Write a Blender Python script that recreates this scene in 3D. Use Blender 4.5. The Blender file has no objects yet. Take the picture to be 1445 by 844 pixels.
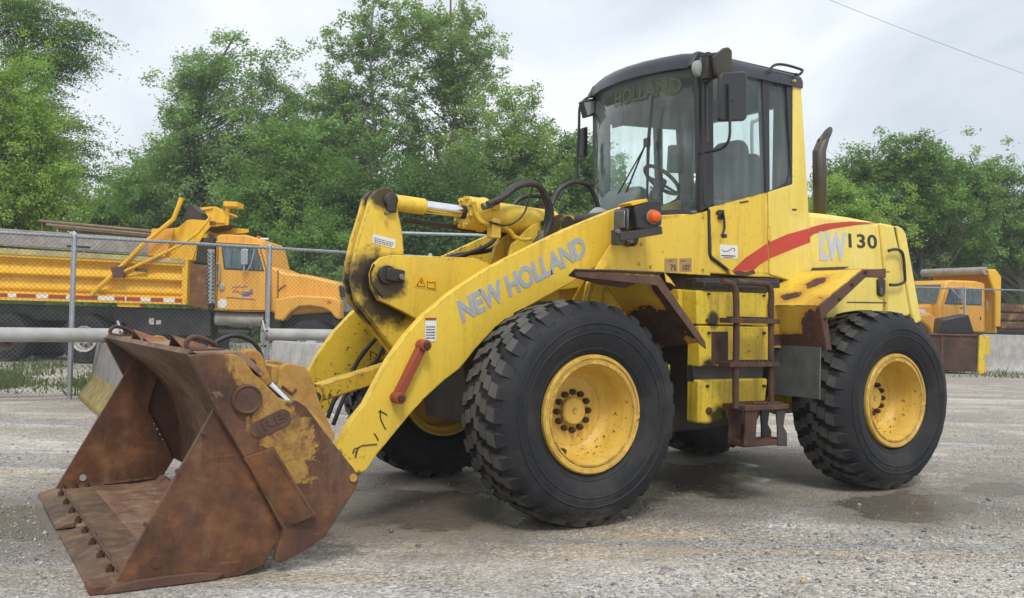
import bpy, bmesh, math, random
import numpy as np
from mathutils import Vector, Matrix, noise
rnd = random.Random(7)
sc = bpy.context.scene
COL = sc.collection
# ------------------------------------------------------------------ camera, world, sun, exposure
CX, CY, CZ, YAW, PITCH, ROLL = 6.3606, 5.7633, 1.2872, -.55439, .018419, .023007
fw = Vector((math.sin(YAW)*math.cos(PITCH), -math.cos(YAW)*math.cos(PITCH), math.sin(PITCH)))
rt = Vector((-math.cos(YAW), -math.sin(YAW), 0)); up_ = rt.cross(fw)
r2 = math.cos(ROLL)*rt+math.sin(ROLL)*up_; u2 = -math.sin(ROLL)*rt+math.cos(ROLL)*up_
cam = bpy.data.cameras.new('camera'); co = bpy.data.objects.new('camera', cam); COL.objects.link(co)
cam.sensor_width = 36; cam.lens = 36*1309.4/1445; cam.clip_start = .05; cam.clip_end = 2000
m = Matrix.Identity(4)
for i in range(3): m[i][0], m[i][1], m[i][2] = r2[i], u2[i], -fw[i]
m.translation = (CX, CY, CZ); co.matrix_world = m
sc.camera = co
RX, RY = -math.cos(YAW), -math.sin(YAW)          # "site" frame: r to the right, d away, seen from the yard gate
FX, FY = math.sin(YAW), -math.cos(YAW)
SITE_ROT = math.atan2(RY, RX)
def S(r, d, z=0): return Vector((CX+RX*r+FX*d, CY+RY*r+FY*d, z))

SUN_EL, SUN_AZ = math.radians(52), math.radians(62)   # azimuth measured from +X (loader front) towards +Y (camera side)
wd = bpy.data.worlds.new('World'); sc.world = wd; wd.use_nodes = True
class NT:
    def __init__(s, nt): s.nt = nt; s.n = nt.nodes; s.l = nt.links
    def new(s, typ, props=None, **inp):
        n = s.n.new(typ)
        for k, v in (props or {}).items(): setattr(n, k, v)
        for k, v in inp.items():
            key = int(k[1:]) if k[0] == '_' and k[1:].isdigit() else k.replace('_', ' ')
            s.set(n.inputs[key], v)
        return n
    def set(s, sock, v):
        if isinstance(v, bpy.types.Node): v = v.outputs[0]
        if isinstance(v, bpy.types.NodeSocket): s.l.new(v, sock)
        else:
            if hasattr(sock, 'default_value'):
                if sock.type == 'RGBA' and len(v) == 3: v = (*v, 1)
                sock.default_value = v
    def coord(s, which='Object', rot=(0,0,0), scale=(1,1,1), loc=(0,0,0)):
        tc = s.new('ShaderNodeTexCoord')
        mp = s.new('ShaderNodeMapping', Vector=tc.outputs[which])
        mp.inputs['Rotation'].default_value = rot; mp.inputs['Scale'].default_value = scale; mp.inputs['Location'].default_value = loc
        return mp.outputs[0]
    def noise(s, vec, scale, detail=4, rough=.55, dist=0):
        n = s.new('ShaderNodeTexNoise', Vector=vec, Scale=scale, Detail=detail, Roughness=rough, Distortion=dist); return n.outputs['Fac']
    def ramp(s, fac, *stops, interp='LINEAR'):
        n = s.new('ShaderNodeValToRGB', Fac=fac); cr = n.color_ramp; cr.interpolation = interp
        while len(cr.elements) < len(stops): cr.elements.new(.5)
        for e, (p, c) in zip(cr.elements, stops):
            e.position = p; e.color = (c, c, c, 1) if isinstance(c, (int, float)) else (*c, 1)
        return n.outputs[0]
    def mix(s, fac, a, b, blend='MIX'):
        n = s.new('ShaderNodeMix', {'data_type': 'RGBA', 'blend_type': blend})
        s.set(n.inputs[0], fac); s.set(n.inputs[6], a); s.set(n.inputs[7], b); return n.outputs[2]
    def math(s, op, a, b=0, c=None, clamp=False):
        n = s.new('ShaderNodeMath', {'operation': op, 'use_clamp': clamp}); s.set(n.inputs[0], a); s.set(n.inputs[1], b)
        if c is not None: s.set(n.inputs[2], c)
        return n.outputs[0]
    def bump(s, h, strength=.3, dist=.01):
        return s.new('ShaderNodeBump', Height=h, Strength=strength, Distance=dist).outputs[0]
    def sep(s, vec):
        return s.new('ShaderNodeSeparateXYZ', Vector=vec).outputs
w = NT(wd.node_tree)
bg = wd.node_tree.nodes['Background']
sky = w.new('ShaderNodeTexSky', {'sky_type': 'NISHITA'}); sky.sun_disc = False
sky.sun_elevation = SUN_EL; sky.sun_rotation = math.pi/2-SUN_AZ; sky.air_density = 1.2; sky.dust_density = 3
cv = w.coord('Generated', scale=(1, 1, 2.1))
c1 = w.noise(cv, 1.35, 6, .52, .7); 
cloud = w.ramp(c1, (.33, (5.2, 5.75, 6.4)), (.5, (7.8, 8.15, 8.6)), (.66, (9.6, 9.85, 10.0)))
w.set(bg.inputs[0], w.mix(.93, sky.outputs[0], cloud)); bg.inputs[1].default_value = .1
sun = bpy.data.lights.new('sun', 'SUN'); sun.energy = 1.5; sun.angle = math.radians(14); sun.color = (1, .965, .91)
so = bpy.data.objects.new('sun', sun); COL.objects.link(so)
sd = Vector((math.cos(SUN_EL)*math.cos(SUN_AZ), math.cos(SUN_EL)*math.sin(SUN_AZ), math.sin(SUN_EL)))
so.rotation_euler = (-sd).to_track_quat('-Z', 'Y').to_euler()
sc.view_settings.view_transform = 'Standard'; sc.view_settings.look = 'None'
sc.view_settings.exposure = 0.45; sc.view_settings.gamma = 1
sc.view_settings.use_curve_mapping = False

# ------------------------------------------------------------------ materials
def mat(name):
    mt = bpy.data.materials.new(name); mt.use_nodes = True
    n = NT(mt.node_tree); return mt, n, mt.node_tree.nodes['Principled BSDF']
def plain(name, col, rough=.6, metal=0, var=.25, scale=9, bump=.0, spec=.5, dirt=None):
    mt, n, b = mat(name); v = n.coord()
    f = n.noise(v, scale, 6, .65)
    lo = tuple(c*(1-var) for c in col); hi = tuple(min(1, c*(1+var*.6)) for c in col)
    c = n.ramp(f, (.3, lo), (.7, hi))
    if dirt: c = n.mix(n.ramp(n.noise(v, scale*.35, 5, .7), (.42, 0), (.68, .75)), c, dirt)
    n.set(b.inputs['Base Color'], c); n.set(b.inputs['Metallic'], metal); n.set(b.inputs['Specular IOR Level'], spec)
    n.set(b.inputs['Roughness'], n.ramp(f, (.3, max(.03, rough-.1)), (.7, min(1, rough+.1))))
    if bump: n.set(b.inputs['Normal'], n.bump(n.noise(v, scale*6, 5), bump, .004))
    return mt
RUST = (.105, .043, .022)
def painted(name, col, chip=.5, dirt=.35, edge=.012, rough=.42, stain=(.10, .07, .035), rust=RUST, low=None, fade=None, bigchip=None, grease=None, spots=None):
    """machine paint: fading, dirt, rust chips, worn edges. grease = (x, z, radius) of a black patch round a pin"""
    mt, n, b = mat(name); v = n.coord()
    base = n.ramp(n.noise(v, 1.7, 4, .6), (.3, tuple(c*.88 for c in col)), (.7, col))
    if fade: base = n.mix(n.ramp(n.noise(v, 2.3, 5, .6), (.45, 0), (.65, .8)), base, fade)
    streak = n.noise(n.coord(scale=(9, 9, .8)), 1.6, 5, .65)
    base = n.mix(n.ramp(streak, (.5, 0), (.8, dirt)), base, stain)
    base = n.mix(n.ramp(n.noise(v, 26, 6, .75), (.52, 0), (.75, dirt*.7)), base, stain)
    c1 = n.math('ADD', n.math('MULTIPLY', n.noise(v, 34, 5, .7), .62), n.math('MULTIPLY', n.noise(v, 2.6, 3, .5), .38))
    chips = n.ramp(c1, (.70-.16*chip, 0), (.712-.16*chip, 1))
    msk = chips
    if edge:
        bv = n.new('ShaderNodeBevel', {'samples': 4}, Radius=edge); g = n.new('ShaderNodeNewGeometry')
        dp = n.new('ShaderNodeVectorMath', {'operation': 'DOT_PRODUCT'}); n.set(dp.inputs[0], bv.outputs[0]); n.set(dp.inputs[1], g.outputs['Normal'])
        e = n.math('SUBTRACT', 1, dp.outputs['Value'])
        en = n.math('MULTIPLY', e, n.ramp(n.noise(v, 14, 5, .7), (.42, 0), (.62, 6)))
        msk = n.math('MAXIMUM', msk, n.ramp(en, (.12, 0), (.2, 1)))
    if bigchip:
        bc = n.noise(v, bigchip[0], 6, .62, .3)
        msk = n.math('MAXIMUM', msk, n.ramp(bc, (bigchip[1], 0), (bigchip[1]+.008, 1)))
        halo = n.ramp(bc, (bigchip[1]-.09, 0), (bigchip[1], .55)); base = n.mix(halo, base, (.42, .17, .03))
    if low is not None:
        z = n.sep(v)[2]; lm = n.math('ADD', n.math('MULTIPLY', n.noise(v, 5, 5, .7), .5), n.math('MULTIPLY', z, -1/low[1]))
        lm = n.math('ADD', lm, low[0]/low[1]); msk = n.math('MAXIMUM', msk, n.ramp(lm, (.25, 0), (.29, 1)))
    for sp in (spots or []):
        mp = n.new('ShaderNodeMapping', {'vector_type': 'TEXTURE'}, Vector=v); mp.inputs['Location'].default_value = sp[:3]; mp.inputs['Scale'].default_value = sp[3:6]
        l = n.new('ShaderNodeVectorMath', {'operation': 'LENGTH'}, _0=mp.outputs[0])
        q = n.math('ADD', l.outputs['Value'], n.math('MULTIPLY', n.math('SUBTRACT', n.noise(v, 7, 6, .7), .5), 1.1))
        base = n.mix(n.ramp(n.math('MULTIPLY', q, .45), (.44, .8), (.62, .22), (.85, 0)), base, (.46, .19, .03)); msk = n.math('MAXIMUM', msk, n.ramp(q, (.98, 1), (1.0, 0)))
    rc = n.ramp(n.noise(v, 11, 6, .7), (.3, tuple(c*.6 for c in rust)), (.52, rust), (.72, (rust[0]*1.9, rust[1]*1.8, rust[2]*1.5)))
    cc = n.mix(msk, base, rc)
    rr = n.math('ADD', n.math('MULTIPLY', msk, .4), rough)
    if grease:
        for (gx, gz, gr) in grease:
            dv = n.new('ShaderNodeVectorMath', {'operation': 'DISTANCE'}); fl = n.new('ShaderNodeVectorMath', {'operation': 'MULTIPLY'})
            n.set(fl.inputs[0], v); fl.inputs[1].default_value = (1, 0, 1); n.set(dv.inputs[0], fl.outputs[0]); dv.inputs[1].default_value = (gx, 0, gz)
            q = n.math('ADD', n.math('DIVIDE', dv.outputs['Value'], gr), n.math('MULTIPLY', n.math('SUBTRACT', n.noise(v, 9, 5, .7), .5), 1.3))
            cc = n.mix(n.ramp(q, (.6, .94), (1.0, 0)), cc, (.018, .013, .01))
    n.set(b.inputs['Base Color'], cc)
    n.set(b.inputs['Roughness'], n.math('ADD', rr, n.math('MULTIPLY', n.noise(v, 12, 4), .14)))
    h = n.math('ADD', n.math('MULTIPLY', n.noise(v, 60, 5, .7), n.math('ADD', n.math('MULTIPLY', msk, .8), .06)), n.math('MULTIPLY', msk, -.5))
    n.set(b.inputs['Normal'], n.bump(h, .35, .006))
    return mt
def rusty(name, cols, dust=(.30, .235, .165), dusta=.35, yel=None, dark=.0, rough=.68):
    mt, n, b = mat(name); v = n.coord()
    big = n.noise(v, 1.6, 6, .62, .4); med = n.noise(v, 7, 7, .7)
    f = n.math('ADD', n.math('MULTIPLY', big, .55), n.math('MULTIPLY', med, .45))
    c = n.ramp(f, (.34, cols[0]), (.5, cols[1]), (.64, cols[2]))
    st = n.noise(n.coord(rot=(0, .5, 0), scale=(2, 2, .35)), 6, 6, .7)
    c = n.mix(n.ramp(st, (.5, 0), (.75, dusta)), c, dust)
    c = n.mix(n.ramp(n.noise(v, 45, 4, .8), (.55, 0), (.78, .6)), c, tuple(x*.45 for x in cols[0]))
    c = n.mix(n.ramp(n.noise(v, 1.1, 3, .5), (.42, .0), (.62, dark)), c, (.03, .02, .016))
    for sc_, rt_, al in (((1.6, 1.6, 17), (0, .98, .2), .20), ((2.0, 2.0, 15), (.3, .45, .1), .16)):      # scrape marks
        sn = n.noise(n.coord(rot=rt_, scale=sc_), 2.2, 7, .75, .6)
        c = n.mix(n.ramp(sn, (.60, 0), (.70, al)), c, tuple(min(1, x*1.9+.03) for x in cols[2])); c = n.mix(n.ramp(sn, (.28, al), (.36, 0)), c, tuple(x*.5 for x in cols[0]))
    if yel:   # old paint still holding in a band: (px, pz, nx, nz, half width)
        s_ = n.sep(v); px, pz, nx, nz, hw = yel
        dd = n.math('ADD', n.math('MULTIPLY', n.math('SUBTRACT', s_[0], px), nx), n.math('MULTIPLY', n.math('SUBTRACT', s_[2], pz), nz))
        k = n.math('ADD', n.math('DIVIDE', n.math('ABSOLUTE', dd), hw), n.math('MULTIPLY', n.math('SUBTRACT', .62, s_[2], clamp=True), 2.2))
        k = n.math('ADD', n.math('MULTIPLY', k, .55), n.math('ADD', n.math('MULTIPLY', n.noise(v, 5, 7, .75, .8), 1.15), n.math('MULTIPLY', n.noise(v, 30, 4, .7), .34)))
        pc = n.ramp(n.noise(v, 6, 6, .7), (.38, (.07, .085, .10)), (.44, (.21, .11, .030)), (.54, (.37, .22, .055)), (.66, (.25, .12, .04)))
        c = n.mix(n.ramp(n.math('MULTIPLY', k, .6), (.585, 1), (.62, 0)), c, pc)
    n.set(b.inputs['Base Color'], c); n.set(b.inputs['Roughness'], n.ramp(med, (.3, rough-.16), (.7, rough+.14)))
    n.set(b.inputs['Specular IOR Level'], .35)
    h = n.math('ADD', n.noise(v, 40, 6, .75), n.math('MULTIPLY', med, 1.6))
    n.set(b.inputs['Normal'], n.bump(h, .4, .006)); return mt
YEL = (.79, .545, .055)
P3 = [(3.878,2.046),(3.823,1.541),(2.547,1.978)]
M_yel = painted('loader_yellow', YEL, chip=.3, dirt=.36)
M_yelhood = painted('faded_yellow', (.80, .62, .11), chip=.12, dirt=.20, edge=.0, fade=(.83, .66, .18))
M_arm = painted('arm_yellow', YEL, chip=.38, dirt=.34, edge=.014, low=(.40, 1.6))
M_armfar = painted('arm_yellow_worn', (.72, .50, .04), chip=.75, dirt=.45, edge=.02)
M_link = painted('link_yellow_worn', (.62, .40, .03), chip=.95, dirt=.5, edge=.02)
M_bell = painted('bellcrank_yellow', YEL, chip=.3, dirt=.3, edge=.012, grease=[(P3[0][0], P3[0][1]+.03, .13), (P3[1][0]-.0, P3[1][1]-.12, .30), (P3[1][0]+.1, P3[1][1]-.02, .2)])
M_bellsup = painted('pivot_yellow', YEL, chip=.3, dirt=.3, edge=.012, grease=[(P3[1][0]+.03, P3[1][1]-.07, .14)])
M_frame = painted('frame_yellow', (.66, .46, .04), chip=.5, dirt=.55, grease=[(P3[2][0], P3[2][1], .13)])
M_tank = painted('tank_yellow', (.70, .50, .035), chip=.35, dirt=.8, grease=[tuple(q)+(r_,) for q, r_ in zip([(1.708,1.291),(1.642,0.591),(1.753,0.942),(1.432,0.542)], (.07, .12, .10, .12))], edge=.012, stain=(.05, .035, .02))
M_fend = painted('fender_yellow', (.80, .55, .06), chip=.2, dirt=.35, edge=.02, rust=(.085, .04, .026), spots=[tuple(q)+w_ for q, w_ in zip([(0.597,0.920,1.533)] + [(0.781,0.840,1.419)] + [(0.838,1.160,1.257)] + [(0.940,1.000,1.146)] + [(0.306,0.650,1.713)], ((.09, .10, .12), (.08, .13, .10), (.12, .14, .20), (.2, .5, .055), (.16, .12, .03)))])
M_fendF = painted('front_fender_yellow', (.72, .50, .05), chip=.2, dirt=.4, edge=.02, rust=(.060, .030, .021), spots=[(2.16, .88, 1.24, .22, .24, .20), (2.28, 1.15, 1.4, .3, .07, .3), (2.2, .7, 1.1, .2, .2, .2)])
M_brown = rusty('rusty_brown_edge', ((.05, .026, .018), (.10, .052, .036), (.15, .08, .055)), dusta=.12)
M_bucket = rusty('bucket_rust', ((.036, .018, .013), (.118, .050, .024), (.26, .112, .046)), dusta=.26, dark=.5)
M_bucketin = rusty('bucket_inner_rust_shaded', ((.050, .028, .018), (.125, .068, .036), (.24, .15, .085)), dust=(.36, .28, .19), dusta=.55, dark=.55)  # rust, with the shade inside the bucket darkened into its colours
M_floor = rusty('bucket_floor_steel', ((.11, .052, .035), (.21, .11, .07), (.32, .21, .14)), dust=(.42, .36, .27), dusta=.75)
M_bracket = rusty('bracket_rust_and_paint', ((.040, .022, .018), (.105, .048, .027), (.22, .10, .045)), dusta=.25, yel=(4.90, .67, .934, -.357, .31), dark=.3)
M_ear = rusty('ear_orange_paint', ((.12, .05, .02), (.40, .22, .05), (.50, .30, .08)), dusta=.2)
M_rustl = rusty('ladder_rust', ((.034, .019, .014), (.078, .038, .025), (.155, .078, .046)), dusta=.2, dark=.5)
M_black = plain('black_paint', (.018, .018, .02), .42, var=.4, dirt=(.07, .06, .05))
M_blackp = plain('black_plastic', (.022, .023, .026), .38, var=.3)
M_roof = plain('roof_plastic', (.035, .040, .052), .32, var=.3, scale=4)
M_hose = plain('rubber_hose', (.014, .014, .014), .5, var=.3, dirt=(.06, .055, .05))
M_dark = plain('greasy_dark_steel', (.030, .026, .022), .6, var=.5, dirt=(.07, .055, .04))
M_chrome = plain('chrome_rod', (.75, .76, .78), .14, metal=1, var=.08)
M_steel = plain('worn_steel', (.22, .21, .20), .42, metal=.8, var=.3, dirt=(.08, .06, .045))
M_orangep = painted('old_orange_paint', (.30, .055, .028), chip=.55, dirt=.3, edge=.006)
M_redst = plain('red_stripe', (.50, .045, .022), .42, var=.12)
M_grey = plain('grey_lettering', (.34, .38, .44), .5, var=.12, scale=20)
M_grey2 = plain('pale_lettering', (.50, .53, .60), .5, var=.1, scale=20)
M_dkchar = plain('dark_lettering', (.035, .03, .03), .5, var=.2)
M_white = plain('white_sticker', (.72, .72, .70), .5, var=.08)
M_ink = plain('sticker_ink', (.06, .06, .07), .6, var=.1)
M_tan = plain('tan_sticker', (.40, .25, .10), .55, var=.15)
M_ylab = plain('yellow_label', (.80, .46, .02), .5, var=.08)
M_flap = plain('grey_mudflap', (.105, .115, .11), .7, var=.35, dirt=(.16, .15, .13))
M_seat = plain('seat_cloth', (.05, .055, .065), .8, var=.2)
M_inter = plain('cab_lining', (.13, .155, .15), .75, var=.2)
M_lensd = plain('dull_lamp_lens', (.13, .13, .125), .15, var=.3)
M_lip = plain('dusty_box_lip', (.50, .42, .16), .7, var=.35, scale=7, dirt=(.30, .26, .16))
M_head = plain('gauge_pod_grey', (.30, .32, .31), .45, var=.1)
M_yletter = plain('windshield_letter', (.055, .062, .020), .5, var=.1)  # dull yellow-green of the letters themselves, no emission
M_exh = plain('exhaust_pipe', (.115, .105, .10), .5, metal=.5, var=.3, dirt=(.11, .07, .05))
def glass(name, tint, dust=(.45, .48, .46), da=.10, refl=1.0):
    mt, n, b = mat(name); v = n.coord()
    tr = n.new('ShaderNodeBsdfTransparent', Color=tint); gl = n.new('ShaderNodeBsdfGlossy', Roughness=.03, Color=(.9, .95, .95))
    df = n.new('ShaderNodeBsdfDiffuse', Color=dust); g_ = n.new('ShaderNodeNewGeometry'); dt = n.new('ShaderNodeVectorMath', {'operation': 'DOT_PRODUCT'}); n.set(dt.inputs[0], g_.outputs['Incoming']); n.set(dt.inputs[1], g_.outputs['Normal'])
    sch = n.math('MULTIPLY_ADD', n.math('POWER', n.math('SUBTRACT', 1, n.math('ABSOLUTE', dt.outputs['Value'])), 5), .95, .035)
    m1 = n.new('ShaderNodeMixShader', _0=n.math('MULTIPLY', sch, refl, clamp=True)); n.set(m1.inputs[1], tr); n.set(m1.inputs[2], gl)
    st = n.noise(n.coord(scale=(6, 6, .7)), 3, 5, .6)
    m2 = n.new('ShaderNodeMixShader', _0=n.ramp(st, (.35, da*.5), (.75, da*2.2))); n.set(m2.inputs[1], m1); n.set(m2.inputs[2], df)
    n.set(mt.node_tree.nodes['Material Output'].inputs[0], m2); return mt
M_glass = glass('cab_glass', (.94, .99, .978), dust=(.50, .56, .54), da=.05); M_tglass = glass('truck_glass', (.35, .45, .47), dust=(.20, .28, .31), da=.4, refl=1.5)  # truck panes: the bluish dust colour paints in a reflection on the glass
M_lens = glass('lamp_lens', (.8, .8, .78), da=.25)
def amber():
    mt, n, b = mat('amber_lens'); n.set(b.inputs['Base Color'], (.70, .12, .012)); n.set(b.inputs['Roughness'], .18)
    n.set(b.inputs['Subsurface Weight'], .3); n.set(b.inputs['Subsurface Radius'], (.02, .01, .005)); return mt
M_amber = amber()
def tyre_mat(name, top):
    mt, n, b = mat(name); v = n.coord()
    f = n.noise(v, 5, 7, .7); g = n.noise(v, 55, 5, .75)
    if top: c = n.ramp(f, (.35, (.045, .045, .044)), (.66, (.115, .108, .098)))
    else: c = n.ramp(f, (.32, (.006, .007, .009)), (.56, (.011, .012, .016)), (.74, (.028, .028, .032)))
    c = n.mix(n.ramp(g, (.60, 0), (.78, .35)), c, (.13, .12, .11))
    c = n.mix(n.ramp(n.noise(v, 2.6, 6, .7, .5), (.48, 0), (.70, .38)), c, (.070, .064, .056))
    z = n.sep(n.new('ShaderNodeNewGeometry').outputs['Position'])[2]
    q = n.math('ADD', n.math('MULTIPLY', z, -4.5), n.noise(v, 9, 5, .7))
    c = n.mix(n.ramp(q, (.0, 0), (.55, .55)), c, (.19, .175, .15))
    n.set(b.inputs['Base Color'], c); n.set(b.inputs['Roughness'], n.ramp(f, (.3, .55), (.7, .8))); n.set(b.inputs['Specular IOR Level'], .4)
    n.set(b.inputs['Normal'], n.bump(n.math('ADD', n.noise(v, 30, 6, .75), n.math('MULTIPLY', n.noise(v, 8, 3), 1.5)), .35, .006)); return mt
M_tyre = tyre_mat('tyre_rubber', False); M_tread = tyre_mat('worn_tread_rubber', True)
M_rim = painted('rim_yellow', (.66, .43, .075), chip=.5, dirt=.5, edge=.010, stain=(.28, .13, .02))
M_bolt = plain('rusty_bolt', (.065, .028, .016), .7, var=.3)
M_oyel = painted('truck_orange', (.80, .40, .05), chip=.2, dirt=.45, edge=0, stain=(.25, .12, .03), rough=.35)
M_box = painted('truck_box_yellow', (.86, .49, .018), chip=.3, dirt=.6, edge=0, stain=(.30, .16, .03), rough=.4)
M_pale = plain('weathered_aluminium', (.36, .35, .33), .55, metal=.2, var=.25, dirt=(.20, .18, .15))
M_galv = plain('galvanised_steel', (.42, .45, .48), .4, metal=.7, var=.2, scale=14)
M_wire = plain('fence_wire', (.13, .145, .145), .5, metal=.5, var=.2)
M_pipe = plain('grey_pipe_paint', (.40, .40, .395), .5, var=.14, scale=4, dirt=(.26, .25, .23))
M_red = plain('red_reflector', (.34, .06, .025), .5, var=.15); M_tunder = M_black  # black of the truck undersides, also used for painted underbody shade
M_timber = plain('weathered_timber', (.24, .17, .11), .8, var=.4, scale=12)
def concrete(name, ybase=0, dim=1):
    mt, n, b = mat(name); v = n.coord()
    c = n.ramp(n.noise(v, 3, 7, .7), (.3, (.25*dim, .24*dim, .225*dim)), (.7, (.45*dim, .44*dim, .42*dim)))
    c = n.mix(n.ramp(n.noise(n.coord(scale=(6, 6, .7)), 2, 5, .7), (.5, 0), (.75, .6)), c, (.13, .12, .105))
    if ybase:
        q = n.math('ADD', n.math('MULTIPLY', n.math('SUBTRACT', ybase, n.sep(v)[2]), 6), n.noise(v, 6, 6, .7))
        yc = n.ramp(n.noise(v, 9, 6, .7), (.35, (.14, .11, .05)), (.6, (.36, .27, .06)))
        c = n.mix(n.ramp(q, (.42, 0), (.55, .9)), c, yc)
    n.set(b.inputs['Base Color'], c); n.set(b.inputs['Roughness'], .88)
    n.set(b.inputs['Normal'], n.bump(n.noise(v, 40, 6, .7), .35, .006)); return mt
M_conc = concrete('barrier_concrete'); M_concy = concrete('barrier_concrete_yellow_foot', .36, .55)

# ------------------------------------------------------------------ mesh helpers
def crom(pts, n=8):
    P = [Vector(p) for p in pts]; P = [P[0]*2-P[1]]+P+[P[-1]*2-P[-2]]; out = []
    for i in range(1, len(P)-2):
        for k in range(n):
            t = k/n; a, b_, c, d = P[i-1], P[i], P[i+1], P[i+2]
            out.append(.5*((2*b_)+(c-a)*t+(2*a-5*b_+4*c-d)*t*t+(3*b_-a-3*c+d)*t**3))
    out.append(P[-2]); return out
class MB:
    def __init__(s): s.v = []; s.f = []; s.m = []; s.mi = 0
    def add(s, vs, fs):
        o = len(s.v); s.v += [tuple(x) for x in vs]; s.f += [tuple(i+o for i in f) for f in fs]; s.m += [s.mi]*len(fs); return s
    def prism(s, pts, a, b, axis='y'):
        """pts 2D (x,z) swept from y=a to y=b (axis y); (y,z) for axis x; (x,y) for axis z"""
        if a > b: a, b = b, a
        n = len(pts); ar = sum(pts[i][0]*pts[(i+1) % n][1]-pts[(i+1) % n][0]*pts[i][1] for i in range(n))
        if ar < 0: pts = pts[::-1]
        mk = {'y': lambda p, t: (p[0], t, p[1]), 'x': lambda p, t: (t, p[0], p[1]), 'z': lambda p, t: (p[0], p[1], t)}[axis]
        vs = [mk(p, a) for p in pts]+[mk(p, b) for p in pts]
        fs = [tuple(range(n)), tuple(range(2*n-1, n-1, -1))]+[(i, i+n, (i+1) % n+n, (i+1) % n) for i in range(n)]
        if axis in 'xz': fs = [f[::-1] for f in fs]
        return s.add(vs, fs)
    def box(s, c, d, R=None):
        vs = [Vector((x*d[0]/2, y*d[1]/2, z*d[2]/2)) for x in (-1, 1) for y in (-1, 1) for z in (-1, 1)]
        if R is not None: vs = [R @ q for q in vs]
        c = Vector(c); return s.add([q+c for q in vs], [(0, 1, 3, 2), (4, 6, 7, 5), (0, 4, 5, 1), (2, 3, 7, 6), (0, 2, 6, 4), (1, 5, 7, 3)])
    def bar(s, a, b, wy, wz, up=(0, 0, 1)):
        a, b = Vector(a), Vector(b); d = (b-a); L = d.length; x = d.normalized(); y = Vector(up).cross(x)
        if y.length < 1e-4: y = Vector((0, 1, 0))
        y.normalize(); z = x.cross(y); R = Matrix((x, y, z)).transposed(); return s.box((a+b)/2, (L, wy, wz), R)
    def tube(s, path, r, n=10, caps=True):
        P = [Vector(p) for p in path]; rr = r if isinstance(r, (list, tuple)) else [r]*len(P)
        t0 = (P[1]-P[0]).normalized(); nrm = t0.orthogonal().normalized(); vs = []
        for i, p in enumerate(P):
            t = (P[min(i+1, len(P)-1)]-P[max(i-1, 0)]).normalized(); nrm = (nrm-t*nrm.dot(t)).normalized(); bn = t.cross(nrm)
            for k in range(n):
                a = 2*math.pi*k/n; vs.append(p+(nrm*math.cos(a)+bn*math.sin(a))*rr[i])
        fs = [(i*n+k, i*n+(k+1) % n, (i+1)*n+(k+1) % n, (i+1)*n+k) for i in range(len(P)-1) for k in range(n)]
        if caps: fs += [tuple(range(n-1, -1, -1)), tuple((len(P)-1)*n+k for k in range(n))]
        return s.add(vs, fs)
    def lathe(s, prof, c, axis='y', n=48, sgn=1):
        """prof: (radius, along) open profile"""
        vs = []
        for (r, t) in prof:
            for k in range(n):
                a = 2*math.pi*k/n; q = (r*math.cos(a), t*sgn, r*math.sin(a))
                if axis == 'x': q = (q[1], q[0], q[2])
                if axis == 'z': q = (q[0], q[2], q[1])
                vs.append((c[0]+q[0], c[1]+q[1], c[2]+q[2]))
        fs = [(i*n+k, i*n+(k+1) % n, (i+1)*n+(k+1) % n, (i+1)*n+k) for i in range(len(prof)-1) for k in range(n)]
        return s.add(vs, fs)
    def cyl(s, c, r, y0, y1, n=20):
        s.tube([(c[0], y0, c[1]), (c[0], y1, c[1])], r, n); return s
    def quadgrid(s, rows):
        n = len(rows[0]); vs = [p for r_ in rows for p in r_]
        return s.add(vs, [(i*n+k, i*n+k+1, (i+1)*n+k+1, (i+1)*n+k) for i in range(len(rows)-1) for k in range(n-1)])
    def build(s, name, mats, parent=None, bevel=0, smooth=True, solid=0, seg=2, loc=None, recalc=True):
        me = bpy.data.meshes.new(name); me.from_pydata(s.v, [], s.f)
        mats = mats if isinstance(mats, (list, tuple)) else [mats]
        for x in mats: me.materials.append(x)
        if len(mats) > 1: me.polygons.foreach_set('material_index', s.m)
        if recalc:
            bm = bmesh.new(); bm.from_mesh(me); bmesh.ops.recalc_face_normals(bm, faces=bm.faces); bm.to_mesh(me); bm.free()
        if smooth: me.shade_smooth(); me.set_sharp_from_angle(angle=math.radians(32))
        o = bpy.data.objects.new(name, me); COL.objects.link(o)
        if parent is not None: o.parent = parent
        if loc is not None: o.location = loc
        if solid: md = o.modifiers.new('thickness', 'SOLIDIFY'); md.thickness = solid; md.offset = 0
        if bevel:
            md = o.modifiers.new('bevel', 'BEVEL'); md.width = bevel; md.segments = seg; md.limit_method = 'ANGLE'; md.angle_limit = math.radians(35); md.harden_normals = False
        return o
def P(name, pts, y0, y1, m, parent, bevel=.004): return MB().prism(pts, y0, y1).build(name, m, parent, bevel)
def empty(name, loc=(0, 0, 0), rz=0, parent=None):
    o = bpy.data.objects.new(name, None); COL.objects.link(o); o.location = loc; o.rotation_euler = (0, 0, rz)
    if parent is not None: o.parent = parent
    return o
def tag(o, label=None, cat=None, group=None, kind=None):
    for k, v in (('label', label), ('category', cat), ('group', group), ('kind', kind)):
        if v: o[k] = v
    return o
def kids(o): return [c for c in list(bpy.data.objects) if c.parent == o]
def copy_tree(o, parent=None):
    c = o.copy(); COL.objects.link(c); c.parent = parent
    for ch in kids(o): copy_tree(ch, c)
    return c
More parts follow.
